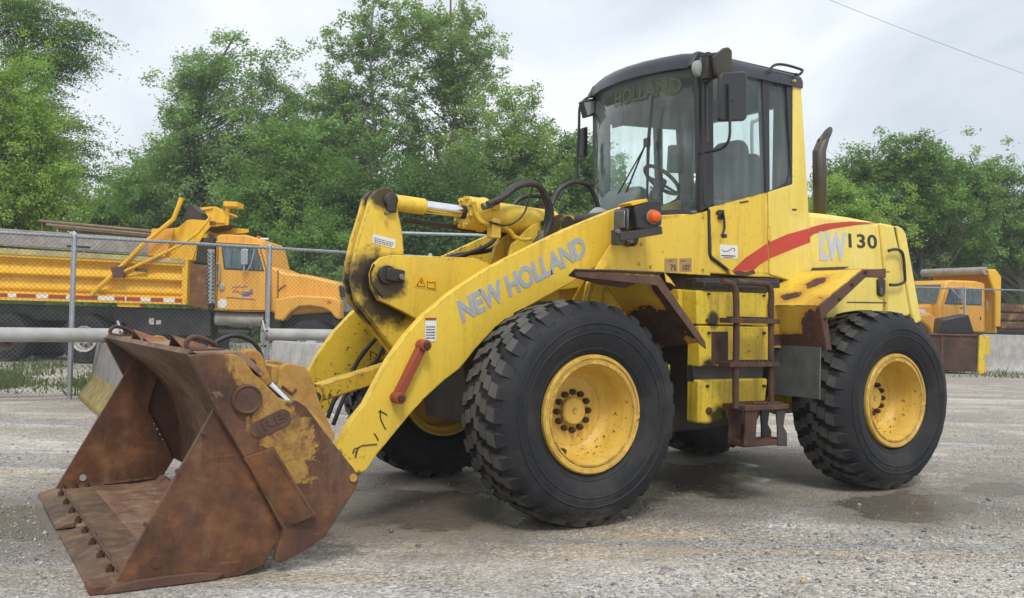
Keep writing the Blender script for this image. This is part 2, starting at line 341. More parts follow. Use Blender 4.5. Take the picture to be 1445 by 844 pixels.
def text(s, m, parent, quad, weight=.02, name='lettering', thick=.0015, fn=None, spacing=1.0):
    """lettering on its surface. quad = bottom-left, bottom-right, top-left corners (3D)"""
    cu = bpy.data.curves.new(name, 'FONT'); cu.body = s; cu.offset = weight; cu.extrude = .5; cu.space_character = spacing; cu.resolution_u = 5
    t = bpy.data.objects.new(name, cu); COL.objects.link(t)
    dg = bpy.context.evaluated_depsgraph_get(); me = bpy.data.meshes.new_from_object(t.evaluated_get(dg)); bpy.data.objects.remove(t)
    xs = [q.co.x for q in me.vertices]; ys = [q.co.y for q in me.vertices]; x0, x1, y0, y1 = min(xs), max(xs), min(ys), max(ys)
    A, B, D = [Vector(q) for q in quad]; U = B-A; V_ = D-A; Nn = U.cross(V_).normalized()
    for q in me.vertices:
        a, b_ = (q.co.x-x0)/(x1-x0), (q.co.y-y0)/(y1-y0)
        q.co = fn(a, b_, q.co.z*thick*2) if fn else A+U*a+V_*b_+Nn*(q.co.z*thick*2)
    me.materials.clear(); me.materials.append(m)
    o = bpy.data.objects.new(name, me); COL.objects.link(o); o.parent = parent; return o
def fast_mesh(name, V_, Q, mats, tint=None, smooth=False):
    V_ = np.asarray(V_, np.float32); Q = np.asarray(Q, np.int32); k = Q.shape[1]
    me = bpy.data.meshes.new(name); me.vertices.add(len(V_)); me.vertices.foreach_set('co', V_.ravel())
    me.loops.add(Q.size); me.loops.foreach_set('vertex_index', Q.ravel()); me.polygons.add(len(Q))
    me.polygons.foreach_set('loop_start', np.arange(0, Q.size, k, dtype=np.int32)); me.polygons.foreach_set('loop_total', np.full(len(Q), k, np.int32))
    if tint is not None:
        at = me.attributes.new('tint', 'FLOAT', 'FACE'); at.data.foreach_set('value', np.asarray(tint, np.float32))
    for x in (mats if isinstance(mats, list) else [mats]): me.materials.append(x)
    me.update(calc_edges=True); me.validate()
    if smooth: me.shade_smooth()
    return me
Yp = lambda pts, y: [(a, y, b) for a, b in pts]
exec_order = []
# ------------------------------------------------------------------ the wheel loader
LD = empty('wheel_loader'); tag(LD, 'large yellow wheel loader with rusty open bucket lowered on the gravel', 'wheel loader')
def make_wheel():
    W = empty('wheel', parent=LD)
    prof = [(.355, .20), (.40, .235), (.46, .262), (.54, .272), (.60, .262), (.64, .240), (.664, .20), (.672, .15), (.676, .07), (.677, 0)]
    prof = prof+[(r_, -y) for r_, y in prof[-2::-1]]
    def rad(y):
        a = abs(y); q = [(0, .677), (.07, .676), (.15, .672), (.20, .664), (.240, .640), (.262, .600), (.272, .54)]
        for (a0, r0), (a1, r1) in zip(q, q[1:]):
            if a <= a1: return r0+(r1-r0)*(a-a0)/(a1-a0)
        return .54
    t = MB().lathe(prof, (0, 0, 0), n=96)
    n_l = 30
    def block(ya, yb, a0, a1, hw0, hw1, h0, h1, top):
        """lug block from y=ya to yb; angles a0->a1 at the ends"""
        pts = []
        for (y, a, hw, h) in ((ya, a0, hw0, h0), (yb, a1, hw1, h1)):
            for q in (-1, 1):
                aa = a+q*hw; r_ = rad(y)-.012; pts.append((r_*math.cos(aa), y, r_*math.sin(aa)))
            for q in (-.78, .78):
                aa = a+q*hw; r_ = rad(y)+h; pts.append((r_*math.cos(aa), y*(.97 if abs(y) > .2 else 1), r_*math.sin(aa)))
        t.mi = 0; t.add(pts, [(0, 1, 3, 2), (4, 6, 7, 5), (0, 2, 6, 4), (1, 5, 7, 3)])
        t.mi = 1 if top else 0; t.add([pts[2], pts[3], pts[7], pts[6]], [(0, 1, 3-0, 2)] if False else [(0, 1, 2, 3)]); t.mi = 0
    for s_ in (-1, 1):
        for k in range(n_l):
            a = 2*math.pi*(k+(.5 if s_ < 0 else 0))/n_l; j = rnd.uniform(-.011, .011); a += j
            H = .026+rnd.uniform(-.008, .003)
            block(s_*.274, s_*.250, a-.020, a-.006, .052, .060, .006, .018, False)
            block(s_*.252, s_*.205, a-.006, a+.004, .066, .074, .018, .028, False)
            block(s_*.203, s_*.122, a+.004, a+.030, .076, .073, H, H, True)
            block(s_*.118, s_*.052, a+.062, a+.085, .075, .072, H+.001, H+.001, True)
            block(s_*.048, s_*-.012, a+.118, a+.14, .073, .066, H, H, True)
    # sidewall rings
    for (ra, rb, yy) in ((.40, .408, .238), (.50, .506, .2705), (.556, .562, .2725)):
        for s_ in (-1, 1): t.lathe([(ra-.004, s_*(yy-.003)), (ra, s_*(yy+.0025)), (rb, s_*(yy+.0025)), (rb+.004, s_*(yy-.003))], (0, 0, 0), n=96)
    for i, q in enumerate(t.v):
        if q[2] < -.690: t.v[i] = (q[0], q[1]*1.02, -.697+max(-.002, (q[2]+.690)*.1))
    tw = t.build('tyre', [M_tyre, M_tread], W, .011)
    rim = [(.366, .195), (.366, .232), (.358, .243), (.344, .243), (.338, .234), (.322, .232), (.318, .240), (.309, .240), (.304, .228), (.300, .205), (.292, .19), (.286, .12), (.278, .082), (.262, .045), (.24, .020), (.22, .004), (.13, .0), (.105, .0), (.0, .0)]
    MB().lathe(rim, (0, 0, 0), n=72).lathe([(.366, -.195), (.366, -.243), (.345, -.243), (.335, -.22), (.30, -.2), (.295, -.06), (.13, -.07), (0, -.07)], (0, 0, 0), n=72).build('rim', M_rim, W, recalc=False)
    MB().lathe([(.088, -.01), (.088, .032), (.080, .040), (.060, .042), (.018, .042), (.014, .05), (0, .05)], (0, 0, 0), n=32).build('hub_cap', M_rim, W)
    b0 = MB().tube([(0, -.002, 0), (0, .032, 0)], .0195, 6).tube([(0, .03, 0), (0, .043, 0)], .011, 8)
    first = b0.build('lug_bolt', M_bolt, W, smooth=False)
    for k in range(12):
        o = first if k == 0 else first.copy()
        if k: COL.objects.link(o)
        a = 2*math.pi*k/12; o.parent = W; o.location = (.120*math.cos(a), 0, .120*math.sin(a))
    MB().box((.05, .10, .0), (.05, .07, .03)).bar((.03, .11, .01), (.09, .13, .02), .02, .02).tube([(.05, .09, 0), (.05, .16, .01)], .012, 8).build('valve_guard', M_bolt, W).location = (.10, 0, -.235)
    return W
w0 = make_wheel()
for i, (x, s_, r_) in enumerate(((2.9334, 1, 0.3), (0, 1, 1.1), (2.9334, -1, .7), (0, -1, 2.0))):
    o = w0 if i == 0 else copy_tree(w0, LD)
    o.location = (x, s_*.968, .698); o.rotation_euler = (0, 0, 0 if s_ > 0 else math.pi)
# --- axles and frames
f = MB(); f.tube([(2.933, -.80, .698), (2.933, -.45, .698), (2.933, 0, .698), (2.933, .45, .698), (2.933, .80, .698)], [.17, .15, .23, .15, .17], 20)
f.build('front_axle', M_frame, LD)
f = MB(); f.tube([(0, -.80, .698), (0, -.45, .698), (0, 0, .698), (0, .45, .698), (0, .80, .698)], [.17, .15, .23, .15, .17], 20)
f.build('rear_axle', M_frame, LD)
fr = MB(); fr.prism([(2.05, .62), (2.2, 1.25), (3.15, 1.30), (3.38, .95), (3.30, .55), (2.6, .50)], -.34, .34)
fr.prism([(2.05, .50), (2.05, .62), (1.72, .66), (1.72, .48)], -.2, .2).prism([(2.05, 1.15), (2.05, 1.3), (1.72, 1.27), (1.72, 1.13)], -.2, .2)
fr.build('front_frame', M_dark, LD, .01)
rf = MB(); rf.prism([(1.75, .42), (1.85, 1.40), (.4, 1.45), (-1.2, 1.30), (-1.25, .70), (-.4, .86), (.4, .80), (.8, .46)], -.40, .40); rf.build('rear_frame', M_dark, LD, .01)
MB().prism([(-1.0, .62), (-1.02, 1.25), (-1.20, 1.25), (-1.22, .70), (-1.15, .60)], -.55, .55).build('counterweight', M_yel, LD, .03)
bars = MB()
for y0_, z0_ in ((.62, .94), (.62, .80)): bars.box((2.02, y0_, z0_), (.34, .10, .045))
bars.build('frame_step_bar', M_tank, LD, .004)
hs = MB()
for k, (dx, dz) in enumerate(((0, 0), (.04, .05), (.09, .02))):
    hs.tube(crom([(2.25, .45+.03*k, .75+dz), (2.12+dx, .60, 1.02), (2.02+dx, .62, 1.13+dz), (1.9+dx, .56, 1.08), (1.80, .45, .85)], 8), .016, 8)
hs.tube(crom([(2.1, .3, .7), (1.95, .45, .62), (1.8, .4, .7)], 6), .02, 8)
hs.build('articulation_hose', M_hose, LD)
# --- front tower (carries the lift arms)
TW = [(2.221,2.077),(2.625,1.539),(2.716,1.184),(2.102,1.190),(2.144,2.058)]
P('tower_plate', TW, .68, .70, M_yel, LD, .004)
P('tower_plate', TW, -.70, -.68, M_frame, LD, .004)
P('tower_inner_plate', [(2.173,2.007),(2.596,1.327),(1.751,1.345),(1.771,2.090)], .40, .43, M_frame, LD)
P('tower_inner_plate', [(2.173,2.007),(2.596,1.327),(1.751,1.345),(1.771,2.090)], -.43, -.40, M_frame, LD)
TC = [(2.714,1.950),(2.479,2.046),(2.351,2.045),(2.348,1.955),(2.053,1.851),(1.964,1.556),(2.988,1.416),(2.880,1.801)]
P('cylinder_tower', TC, .10, .14, M_frame, LD); P('cylinder_tower', TC, -.14, -.10, M_frame, LD)
MB().box((2.25, 0, 1.65), (.10, 1.34, .5)).box((2.75, 0, 1.28), (.8, 1.2, .08)).build('tower_crossplate', M_frame, LD, .005)
# --- lift arms
ARM = [(4.218,0.321),(4.342,0.487),(4.411,0.466),(4.364,0.628),(4.263,0.657),(4.185,0.746),(4.129,0.850),(4.042,1.006),(3.933,1.152),(3.803,1.289),(3.609,1.439),(3.355,1.594),(3.089,1.728),(2.752,1.886),(2.356,2.048),(2.205,2.100),(2.087,2.034),(2.103,1.896),(2.348,1.721),(2.506,1.634),(2.741,1.503),(3.078,1.336),(3.292,1.212),(3.435,1.075),(3.545,0.950),(3.644,0.885),(3.788,0.769),(3.905,0.652),(4.010,0.536),(4.109,0.427),(4.161,0.351)]
ARM = [p for i, p in enumerate(ARM) if i not in (1, 2, 3)]
ARM.insert(1, (ARM[0][0]+.13, ARM[0][1]-.01)); ARM.insert(2, (ARM[0][0]+.17, ARM[0][1]+.12))
near_arm = P('lift_arm', ARM, .55, .615, M_arm, LD, .006)
far_arm = P('lift_arm', ARM, -.615, -.55, M_armfar, LD, .006)
AP = (2.264,0.600,2.007)
MB().cyl((AP[0], AP[2]), .055, -.66, .66, 24).build('arm_pivot_pin', M_dark, LD, .004)
xt = MB().tube([(3.12, -.56, 1.42), (3.12, .56, 1.42)], .11, 24); xt.build('arm_cross_tube', M_yel, LD)
# lettering on the near arm
text('NEW HOLLAND', M_grey, near_arm, ((3.536,0.617,1.236), (2.573,0.617,1.718), (3.585,0.617,1.373)), weight=.040, thick=.002, fn=None, spacing=.98)
# safety strut (red) on the arm
a, b = (3.827,0.640,1.097), (3.989,0.640,0.781)
st = MB().bar(a, b, .05, .062, up=(0, 1, 0)).tube([(a[0], .60, a[2]), (a[0], .70, a[2])], .036, 14).tube([(b[0], .60, b[2]), (b[0], .70, b[2])], .036, 14)
st = st.build('safety_strut', M_orangep, near_arm, .005)
MB().tube([(a[0], .69, a[2]), (a[0], .715, a[2])], .02, 10).tube([(b[0], .69, b[2]), (b[0], .715, b[2])], .02, 10).build('strut_bolt', M_bolt, st and near_arm, .002)
def sticker(name, q, m, parent, ink=None, rows=0, inkm=None, t=.0015):
    """flat label: q = four 3D corners BL, BR, TR, TL; rows of fine print as small raised strips"""
    A, B, Cc, D = [Vector(x) for x in q]; n = (B-A).cross(D-A).normalized()
    if n.y < 0: n = -n
    o = MB().add([A, B, Cc, D]+[x+n*t for x in (A, B, Cc, D)], [(4, 5, 6, 7), (0, 1, 5, 4), (1, 2, 6, 5), (2, 3, 7, 6), (3, 0, 4, 7)]).build(name, m, parent, smooth=False)
    if rows:
        g = MB()
        for r_ in range(rows):
            v0 = .12+.6*r_/rows
            u = .08
            while u < .88:
                du = rnd.uniform(.04, .13); pp = lambda a_, b_: (A+(B-A)*a_+(D-A)*b_)+n*(t+.0012)
                g.add([pp(u, v0), pp(min(.92, u+du), v0), pp(min(.92, u+du), v0+.3/rows), pp(u, v0+.3/rows)], [(0, 1, 2, 3)]); u += du+.03
        g.build('fine_print', inkm or M_ink, parent, smooth=False)
    return o
def strip(pts, t, m, parent, name='print_mark'):
    g = MB(); P_ = [Vector(p) for p in pts]
    return g.tube(P_, t, 5).build(name, m, parent)
def Vq(l): return l
sticker('warning_label', [(3.801,0.617,1.118),(3.723,0.617,1.119),(3.722,0.617,1.264),(3.800,0.617,1.262)], M_white, near_arm, rows=5)
sticker('label_band', [(3.801,0.619,1.249),(3.725,0.619,1.251),(3.723,0.619,1.266),(3.802,0.619,1.265)], M_red, near_arm)
# lower links of the arms: worn tip paint is in the material; bellcrank support between the arms
SUP = [(3.975,1.543),(3.952,1.608),(3.903,1.652),(3.833,1.670),(3.478,1.680),(3.214,1.684),(3.088,1.651),(3.026,1.514),(3.248,1.310),(3.464,1.161),(3.625,1.245),(3.783,1.317),(3.915,1.369),(3.968,1.455)]
P('bellcrank_support', SUP, .12, .17, M_bellsup, LD, .006); P('bellcrank_support', SUP, -.17, -.12, M_bellsup, LD, .006)
sticker('caution_label', [(3.668,0.171,1.466),(3.493,0.171,1.444),(3.501,0.171,1.530),(3.676,0.171,1.546)], M_ylab, LD)
A1, A2, A3 = [(3.649,0.175,1.476),(3.586,0.175,1.469),(3.614,0.175,1.530)]
strip([A1, A2, A3, A1], .0022, M_ink, LD); strip([tuple(np.mean([A1, A2, A3], 0)), (A3[0], A3[1], A3[2]-.02)], .004, M_ink, LD)
B_ = [(3.570,0.175,1.465),(3.511,0.175,1.457),(3.513,0.175,1.505),(3.545,0.175,1.499),(3.571,0.175,1.508)]
strip([B_[0], B_[1], B_[2], B_[3], B_[4], B_[0]], .0022, M_ink, LD)
# --- bellcrank: two plates, upper horn, pivot, lower horn
BC = [(3.979,1.947),(3.956,2.052),(3.912,2.103),(3.847,2.123),(3.795,2.104),(3.762,2.040),(3.755,1.965),(3.719,1.824),(3.705,1.691),(3.733,1.561),(3.677,1.443),(3.578,1.302),(3.454,1.110),(3.418,0.964),(3.480,0.877),(3.593,0.869),(3.685,0.956),(3.792,1.089),(3.939,1.247),(4.042,1.361),(4.075,1.499),(4.064,1.616),(4.029,1.780)]
bl = P('bellcrank', BC, .035, .085, M_bell, LD, .006); P('bellcrank', BC, -.085, -.035, M_bell, LD, .006)
sticker('warning_label', [(3.939,0.087,1.747),(3.775,0.087,1.719),(3.772,0.087,1.781),(3.936,0.087,1.808)], M_white, bl, rows=3)
PX, PZ = [(3.778,1.546)][0] if False else [(3.869,1.538)][0]
pv = MB().cyl((PX, PZ), .062, -.19, .20, 24).build('bellcrank_pin', M_dark, LD, .005)
MB().bar((3.885,0.205,1.545), (3.758,0.205,1.528), .085, .03, up=(0, 1, 0)).build('pin_retainer', M_dark, LD, .01)
q = (3.786,0.220,1.526)
MB().tube([(q[0], .21, q[2]), (q[0], .24, q[2])], .022, 6).build('retainer_bolt', M_steel, LD, .003)
T0 = (3.818,0.000,2.041)
MB().cyl((T0[0], T0[2]), .05, -.11, .115, 24).bar((T0[0]+.0, .11, T0[2]+.03), (T0[0]+.0, .11, T0[2]-.085), .07, .03, up=(0, 1, 0)).build('tilt_pin', M_dark, LD, .008)
q = (3.863,0.130,1.946)
MB().tube([(q[0], .12, q[2]), (q[0], .145, q[2])], .016, 6).build('retainer_bolt', M_steel, LD, .003)
# --- tilt cylinder
T1 = Vector((2.409,0.000,1.979)); T0v = Vector(T0); ax = (T1-T0v)
L_ = ax.length
def along(t): return T0v+ax*t
cy = MB().tube([along(.0), along(.21)], .056, 20); cy.build('rod_end', M_yel, LD, .004)
MB().tube([along(.205), along(.45)], .045, 20).build('cylinder_rod', M_chrome, LD)
MB().tube([along(.435), along(.52), along(.525), along(.545)], [.118, .118, .125, .125], 24).tube([along(.54), along(.97)], .105, 28).build('tilt_cylinder', M_yel, LD, .004)
pa = ax.normalized().orthogonal().normalized(); pb = ax.normalized().cross(pa)
for k in range(8):
    o_ = (pa*math.cos(k*math.pi/4+.3)+pb*math.sin(k*math.pi/4+.3))*.100
    MB().tube([along(.418)+o_, along(.437)+o_], .019, 6).build('gland_bolt', M_yel, LD)
MB().tube([along(.41), along(.437)], .05, 16).build('rod_seal', M_dark, LD)
MB().cyl((T1.x, T1.z), .06, -.15, .15, 24).build('tilt_pin', M_dark, LD, .005)
q = along(.56)
MB().box(q+Vector((0, .10, .06)), (.08, .07, .06)).build('hose_fitting', M_yel, LD, .01)
pp = [(3.207,0.130,2.076), (3.182,0.130,1.989), (3.106,0.130,1.930), (2.937,0.130,1.912), (2.864,0.130,1.856), (2.791,0.130,1.840), (2.719,0.130,1.850)]
MB().tube(crom(pp, 5), .017, 10).box((3.030,0.120,1.906), (.08, .06, .14)).build('hydraulic_pipe', M_yel, LD)
h1 = [(3.150,0.170,2.043),(3.019,0.170,2.103),(2.922,0.170,2.197),(2.828,0.170,2.241),(2.713,0.170,2.242),(2.643,0.170,2.166),(2.609,0.170,2.056),(2.636,0.170,1.915),(2.713,0.170,1.812)]
h2 = [(3.168,0.260,2.053),(3.033,0.260,2.118),(2.942,0.260,2.186),(2.843,0.260,2.220),(2.741,0.260,2.209),(2.672,0.260,2.124),(2.638,0.260,2.015),(2.666,0.260,1.901),(2.730,0.260,1.801)]
h3 = [(2.396,-0.100,2.139),(2.328,-0.100,2.264),(2.189,-0.100,2.338),(2.052,-0.100,2.323),(1.981,-0.100,2.229),(1.936,-0.100,2.121)]
h4 = [(2.736,0.160,2.231),(2.770,0.160,2.125),(2.804,0.160,2.031),(2.874,0.160,1.960),(2.967,0.160,1.928),(3.095,0.160,1.943)]
h5 = [(2.629,-0.300,2.127),(2.547,-0.300,2.199),(2.437,-0.300,2.231),(2.317,-0.300,2.219),(2.246,-0.300,2.113)]
MB().tube(crom(h1, 6), .023, 10).build('hydraulic_hose', M_hose, LD)
MB().tube(crom(h3, 6), .019, 10).build('hydraulic_hose', M_hose, LD)
MB().tube(crom(h2, 6), .021, 10).build('hydraulic_hose', M_hose, LD)
MB().tube(crom(h4, 6), .007, 8).build('hydraulic_hose', M_hose, LD)
MB().tube(crom(h5, 6), .019, 10).build('hydraulic_hose', M_hose, LD)
MB().tube([(3.155,0.170,2.042), (3.082,0.170,2.068)], .026, 10).tube([(2.741,0.300,1.894), (2.744,0.300,1.813)], .03, 10).build('hose_ferrule', M_steel, LD)
hh = MB()
for k, (du) in enumerate(((0, 0), (1, 5))):
    hh.tube(crom([(3.261,-0.350,1.661), (3.037,-0.350,1.725), (2.794,-0.350,1.830), (2.696,-0.350,1.945)][::1] if k == 0 else [(3.315,-0.380,1.649), (3.051,-0.380,1.736), (2.750,-0.380,1.796), (2.632,-0.380,1.924)], 6), .018, 8)
hh.build('arm_hose', M_hose, LD)
MB().bar((3.625,-0.150,1.943), (2.473,-0.150,1.877), .06, .035).build('guard_rail', M_dark, LD, .004)
# --- link to the bucket
l0, l1 = (4.320,0.000,0.748), (3.550,0.000,0.961)
MB().bar(l0, l1, .11, .13, up=(0, 1, 0)).tube([(l0[0], -.07, l0[2]), (l0[0], .07, l0[2])], .085, 20).tube([(l1[0], -.07, l1[2]), (l1[0], .07, l1[2])], .08, 20).build('bucket_link', M_link, LD, .01)
MB().cyl((l0[0], l0[2]), .035, -.16, .16, 14).cyl((l1[0], l1[2]), .035, -.12, .12, 14).build('link_pin', M_dark, LD)
hz = MB()
hz.tube(crom([(3.685,-0.400,1.103), (3.801,-0.400,0.967), (3.882,-0.400,0.817), (3.973,-0.400,0.695), (4.031,-0.400,0.549)], 6), .016, 8)
hz.tube(crom([(3.647,-0.300,1.097), (3.724,-0.300,0.946), (3.855,-0.300,0.849), (3.950,-0.300,0.703), (4.027,-0.300,0.511)], 6), .016, 8)
hz.build('bucket_hose', M_hose, LD)
# --- the clam bucket
BK = empty('bucket', parent=LD)
PLT = [(5.215, .83), (5.645, .035), (5.64, .006), (5.09, .004), (4.97, .04), (4.87, .21)]
tooth = []
for k in range(9):
    t = k/9; x = 4.87+(5.055-4.87)*t; z = .21+(.56-.21)*t; tooth += [(x, z), (x+.028, z+.014), (x+.020, z+.036)]
PLT = PLT[:5]+tooth+[(5.06, .58), (5.0, .80), (5.05, .93), (5.12, .95), (5.18, .90)]
for s_ in (1, -1):
    pl = MB().prism(PLT, s_*1.225, s_*1.26); pl.build('side_plate', M_bucket, BK, .003)
q = (5.469,1.260,0.111)
MB().cyl((q[0], q[2]), .022, 1.258, 1.266, 20).build('plate_plug', M_bracket, BK)
q = (5.473,-1.225,0.108)
MB().cyl((q[0], q[2]), .022, -1.226, -1.219, 20).build('plate_hole', M_conc, BK)
FLR = [(5.645, .040), (5.645, .012), (5.10, .006), (4.96, .045), (4.93, .085), (4.955, .095), (5.0, .06), (5.12, .045), (5.33, .046), (5.34, .052), (5.5, .052)]
MB().prism(FLR, -1.225, 1.225).build('bucket_floor', M_floor, BK, .003)
e1 = [(5.745, .003), (5.745, .014), (5.64, .046), (5.60, .046), (5.60, .012)]
MB().prism(e1, -1.262, -.13).build('cutting_edge', M_bucketin, BK, .004)
MB().prism([(a_+.0, b_) for a_, b_ in e1], .02, 1.262).build('cutting_edge', M_bucketin, BK, .004)
MB().box((5.665, 1.20, .020), (.17, .14, .046)).build('edge_corner', M_bucket, BK, .01)
MB().prism([(5.70, .002), (5.68, .03), (5.55, .05), (5.30, .052), (5.16, .034), (5.20, .004)], 1.26, 1.285).build('side_cutter', M_brown, BK, .006)
MB().prism([(5.60, .044), (5.60, .050), (5.42, .054), (5.42, .044)], -1.22, 1.22).build('wear_strip', M_bucketin, BK, .002)
bolt = None
for k in range(8):
    y_ = -.96+k*(1.06+.96)/7
    if bolt is None: bolt = MB().tube([(0, 0, .044), (0, 0, .068)], .019, 6).tube([(0, 0, .06), (0, 0, .08)], .010, 8).build('edge_bolt', M_bolt, BK, smooth=False); o = bolt
    else: o = bolt.copy(); COL.objects.link(o)
    o.location = (5.635, y_, 0); o.rotation_euler = (0, 0, rnd.uniform(0, 1))
for k in range(3):
    o = bolt.copy(); COL.objects.link(o); o.location = (5.60-.075*k, -1.17, 0)
# moldboard: lip, curved roof, back wall down to the clam
MBP = [(5.355, 1.072), (5.26, 1.005), (5.15, .925), (5.04, .83), (4.95, .72), (4.885, .60), (4.85, .47), (4.835, .34), (4.825, .20)]
c_ = [Vector(p_) for p_ in MBP]; off = []
for i, p_ in enumerate(c_):
    t_ = (c_[min(i+1, len(c_)-1)]-c_[max(i-1, 0)]).normalized(); off.append(p_+Vector((t_.y, -t_.x))*-.028 if False else p_+Vector((t_.y*1, -t_.x*1))*.028)
if off[4].x > c_[4].x: off = [p_*2-o_ for p_, o_ in zip(c_, off)]
MB().prism([tuple(p_) for p_ in c_]+[tuple(p_) for p_ in reversed(off)], -1.25, 1.25).build('moldboard', M_bucketin, BK)
BRK = [(5.362,1.069),(5.253,1.079),(5.153,1.075),(5.102,1.048),(5.059,0.986),(5.006,0.938),(4.931,0.864),(4.884,0.845),(4.834,0.844),(4.790,0.814),(4.652,0.639),(4.526,0.488),(4.498,0.436),(4.512,0.390),(4.596,0.268),(4.669,0.161),(4.777,0.102),(4.894,0.054),(4.926,0.071),(4.911,0.142),(4.888,0.215),(5.089,0.580),(5.221,0.795)]
br = None
for s_ in (1, -1):
    m_ = MB().prism(BRK if s_ > 0 else [q_ for q_ in BRK[:-1] if not (q_[0] > 4.83 and q_[1] < .75)]+[(4.82, .06), (4.80, .16), (4.876, .205), (4.978, .41), (5.08, .58), (5.16, .78), BRK[-1]], s_*1.262, s_*1.31); b_ = m_.build('side_bracket', M_bracket if s_ > 0 else M_brown, BK, .006)
    if s_ > 0: br = b_
# inner web of the bracket towards the machine
MB().prism([(5.16, 1.05), (4.84, .83), (4.52, .45), (4.70, .17), (4.80, .20), (4.80, .35), (4.86, .62), (5.03, .86)], -1.20, -1.17).build('bracket_web', M_brown, BK, .004)
q = (5.090,1.310,0.861)
MB().lathe([(.072, 1.30), (.072, 1.335), (.064, 1.345), (.055, 1.338), (0, 1.338)], (q[0], 0, q[2]), n=36).build('hinge_pin', M_brown, BK)
MB().lathe([(.072, 1.30), (.072, 1.335), (.064, 1.345), (0, 1.345)], (q[0], 0, q[2]), n=36, sgn=-1).build('hinge_pin', M_brown, BK)
q = (4.533,1.310,0.445)
MB().cyl((q[0], q[2]), .02, 1.30, 1.322, 16).build('bracket_plug', M_ear, BK)
# raised wedge guard on the bracket
W1, W2, W3, W4 = [(5.096,0.581),(4.971,0.624),(4.749,0.284),(4.873,0.227)]
gd = MB(); vv = [(W1[0], 1.312, W1[1]), (W2[0], 1.375, W2[1]), (W3[0], 1.375, W3[1]), (W4[0], 1.312, W4[1]), (W2[0]-.02, 1.31, W2[1]+.005), (W3[0]-.02, 1.31, W3[1]-.005)]
gd.add(vv, [(0, 1, 2, 3), (1, 4, 5, 2), (0, 4, 1), (3, 2, 5), (0, 3, 5, 4)]).build('wedge_guard', M_bucket, BK, .003, smooth=False)
# embossed badge
bp = [(5.039,1.312,0.720),(4.918,1.312,0.763),(4.909,1.312,0.815),(4.890,1.312,0.783),(4.917,1.312,0.711),(5.020,1.312,0.672)]
ca, cb = Vector((5.021,1.310,0.712)), Vector((4.910,1.310,0.763)); d_ = (cb-ca).normalized(); n_ = Vector((0, 1, 0)); w_ = d_.cross(n_)
ov = []
for k in range(24):
    t = 2*math.pi*k/24; c__ = cb if t <= math.pi/2 or t > 3*math.pi/2 else ca
    ov.append(c__+(d_*math.cos(t)+w_*math.sin(t))*.044)
bd = MB(); bd.add([tuple(p_) for p_ in ov]+[tuple(p_+n_*.006) for p_ in ov], [tuple(range(24, 48))]+[(i, (i+1) % 24, (i+1) % 24+24, i+24) for i in range(24)])
bd.build('badge', M_brown, BK, .003)
A_ = ca+w_*.030-d_*.022 if w_.z < 0 else ca-w_*.030-d_*.022; w_ = w_ if w_.z > 0 else -w_
text('JRB', M_brown, BK, (tuple(A_+n_*.0075), tuple(A_+d_*((cb-ca).length+.044)+n_*.0075), tuple(A_+w_*.060+n_*.0075)), weight=.03, thick=.003)
# small roof hooks, torn metal along the top
q0 = Vector((5.32, 0, 1.075))
def hook(x, y):
    p_ = [(x-.16, y-.05, 1.08), (x-.05, y, 1.085), (x+.02, y, 1.095), (x+.03, y, 1.125), (x+.0, y, 1.15), (x-.06, y-.02, 1.14), (x-.12, y-.05, 1.11)]
    return MB().tube(crom(p_, 4), .013, 8).build('hose_hook', M_brown, BK)
hook(5.30, -1.20); hook(5.30, 1.12)
for (y_, s_) in ((-.52, 1.3), (-.18, .6), (.62, 1.25)):
    k = MB(); a_ = rnd.uniform(.6, 1.2)
    k.add([(5.28, y_-.14*s_, 1.06), (5.30, y_+.02, 1.075+.055*s_), (5.26, y_+.16*s_, 1.062), (5.13, y_+.10, 1.07+.02*a_), (5.12, y_-.12, 1.075)], [(0, 1, 3, 4), (1, 2, 3)])
    k.build('torn_flap', M_bucket, BK, solid=.006, smooth=False)
MB().prism([(5.355, 1.072), (5.34, 1.083), (5.10, 1.085), (4.98, .98), (5.0, .96), (5.12, 1.06)], -1.25, 1.25).build('bucket_top', M_floor, BK, .004)
# clam cylinder with its ear, both sides
for s_ in (1, -1):
    q = (5.030,1.120,1.020)
    MB().prism([(q[0]+.075*math.cos(a_), q[2]+.075*math.sin(a_)) for a_ in [i*.2618 for i in range(-3, 13)]]+[(q[0]-.12, q[2]-.10), (q[0]+.0, q[2]-.16)], s_*1.07, s_*1.16).build('cylinder_ear', M_ear, BK, .012)
    MB().cyl((q[0], q[2]), .028, s_*1.16, s_*1.175, 16).build('ear_pin', M_brown, BK, .003)
    e_ = Vector((4.60, s_*1.10, .60)); st_ = Vector((q[0], s_*1.10, q[2]))
    MB().tube([st_, st_.lerp(e_, .62)], .030, 16).build('clam_rod', M_chrome, BK)
    MB().tube([st_.lerp(e_, .6), e_], .06, 16).build('clam_cylinder', M_ear, BK)
EAR = [(4.741,0.833),(4.728,0.961),(4.696,0.993),(4.630,0.988),(4.580,0.976),(4.544,0.918),(4.499,0.795),(4.407,0.603),(4.498,0.468),(4.665,0.478)]
for y_ in (.64, .30, -.30, -.64):
    MB().prism(EAR, y_, y_+.045*(1 if y_ > 0 else -1)).build('arm_ear', M_ear, BK, .006)
MB().box((4.74, .46, .93), (.05, .40, .10)).box((4.74, -.46, .93), (.05, .40, .10)).build('ear_crossbar', M_ear, BK, .006)
e0 = [(4.713,0.690,0.867),(4.655,0.690,0.823),(4.632,0.690,0.850)]
strip(e0, .008, M_brown, BK, 'weld_mark')
MB().tube(crom([(5.123,0.550,1.016),(5.065,0.550,1.094),(4.966,0.550,1.141),(4.871,0.550,1.126),(4.805,0.550,1.063),(4.777,0.550,0.958)], 6), .013, 8).build('bucket_hose', M_hose, BK)
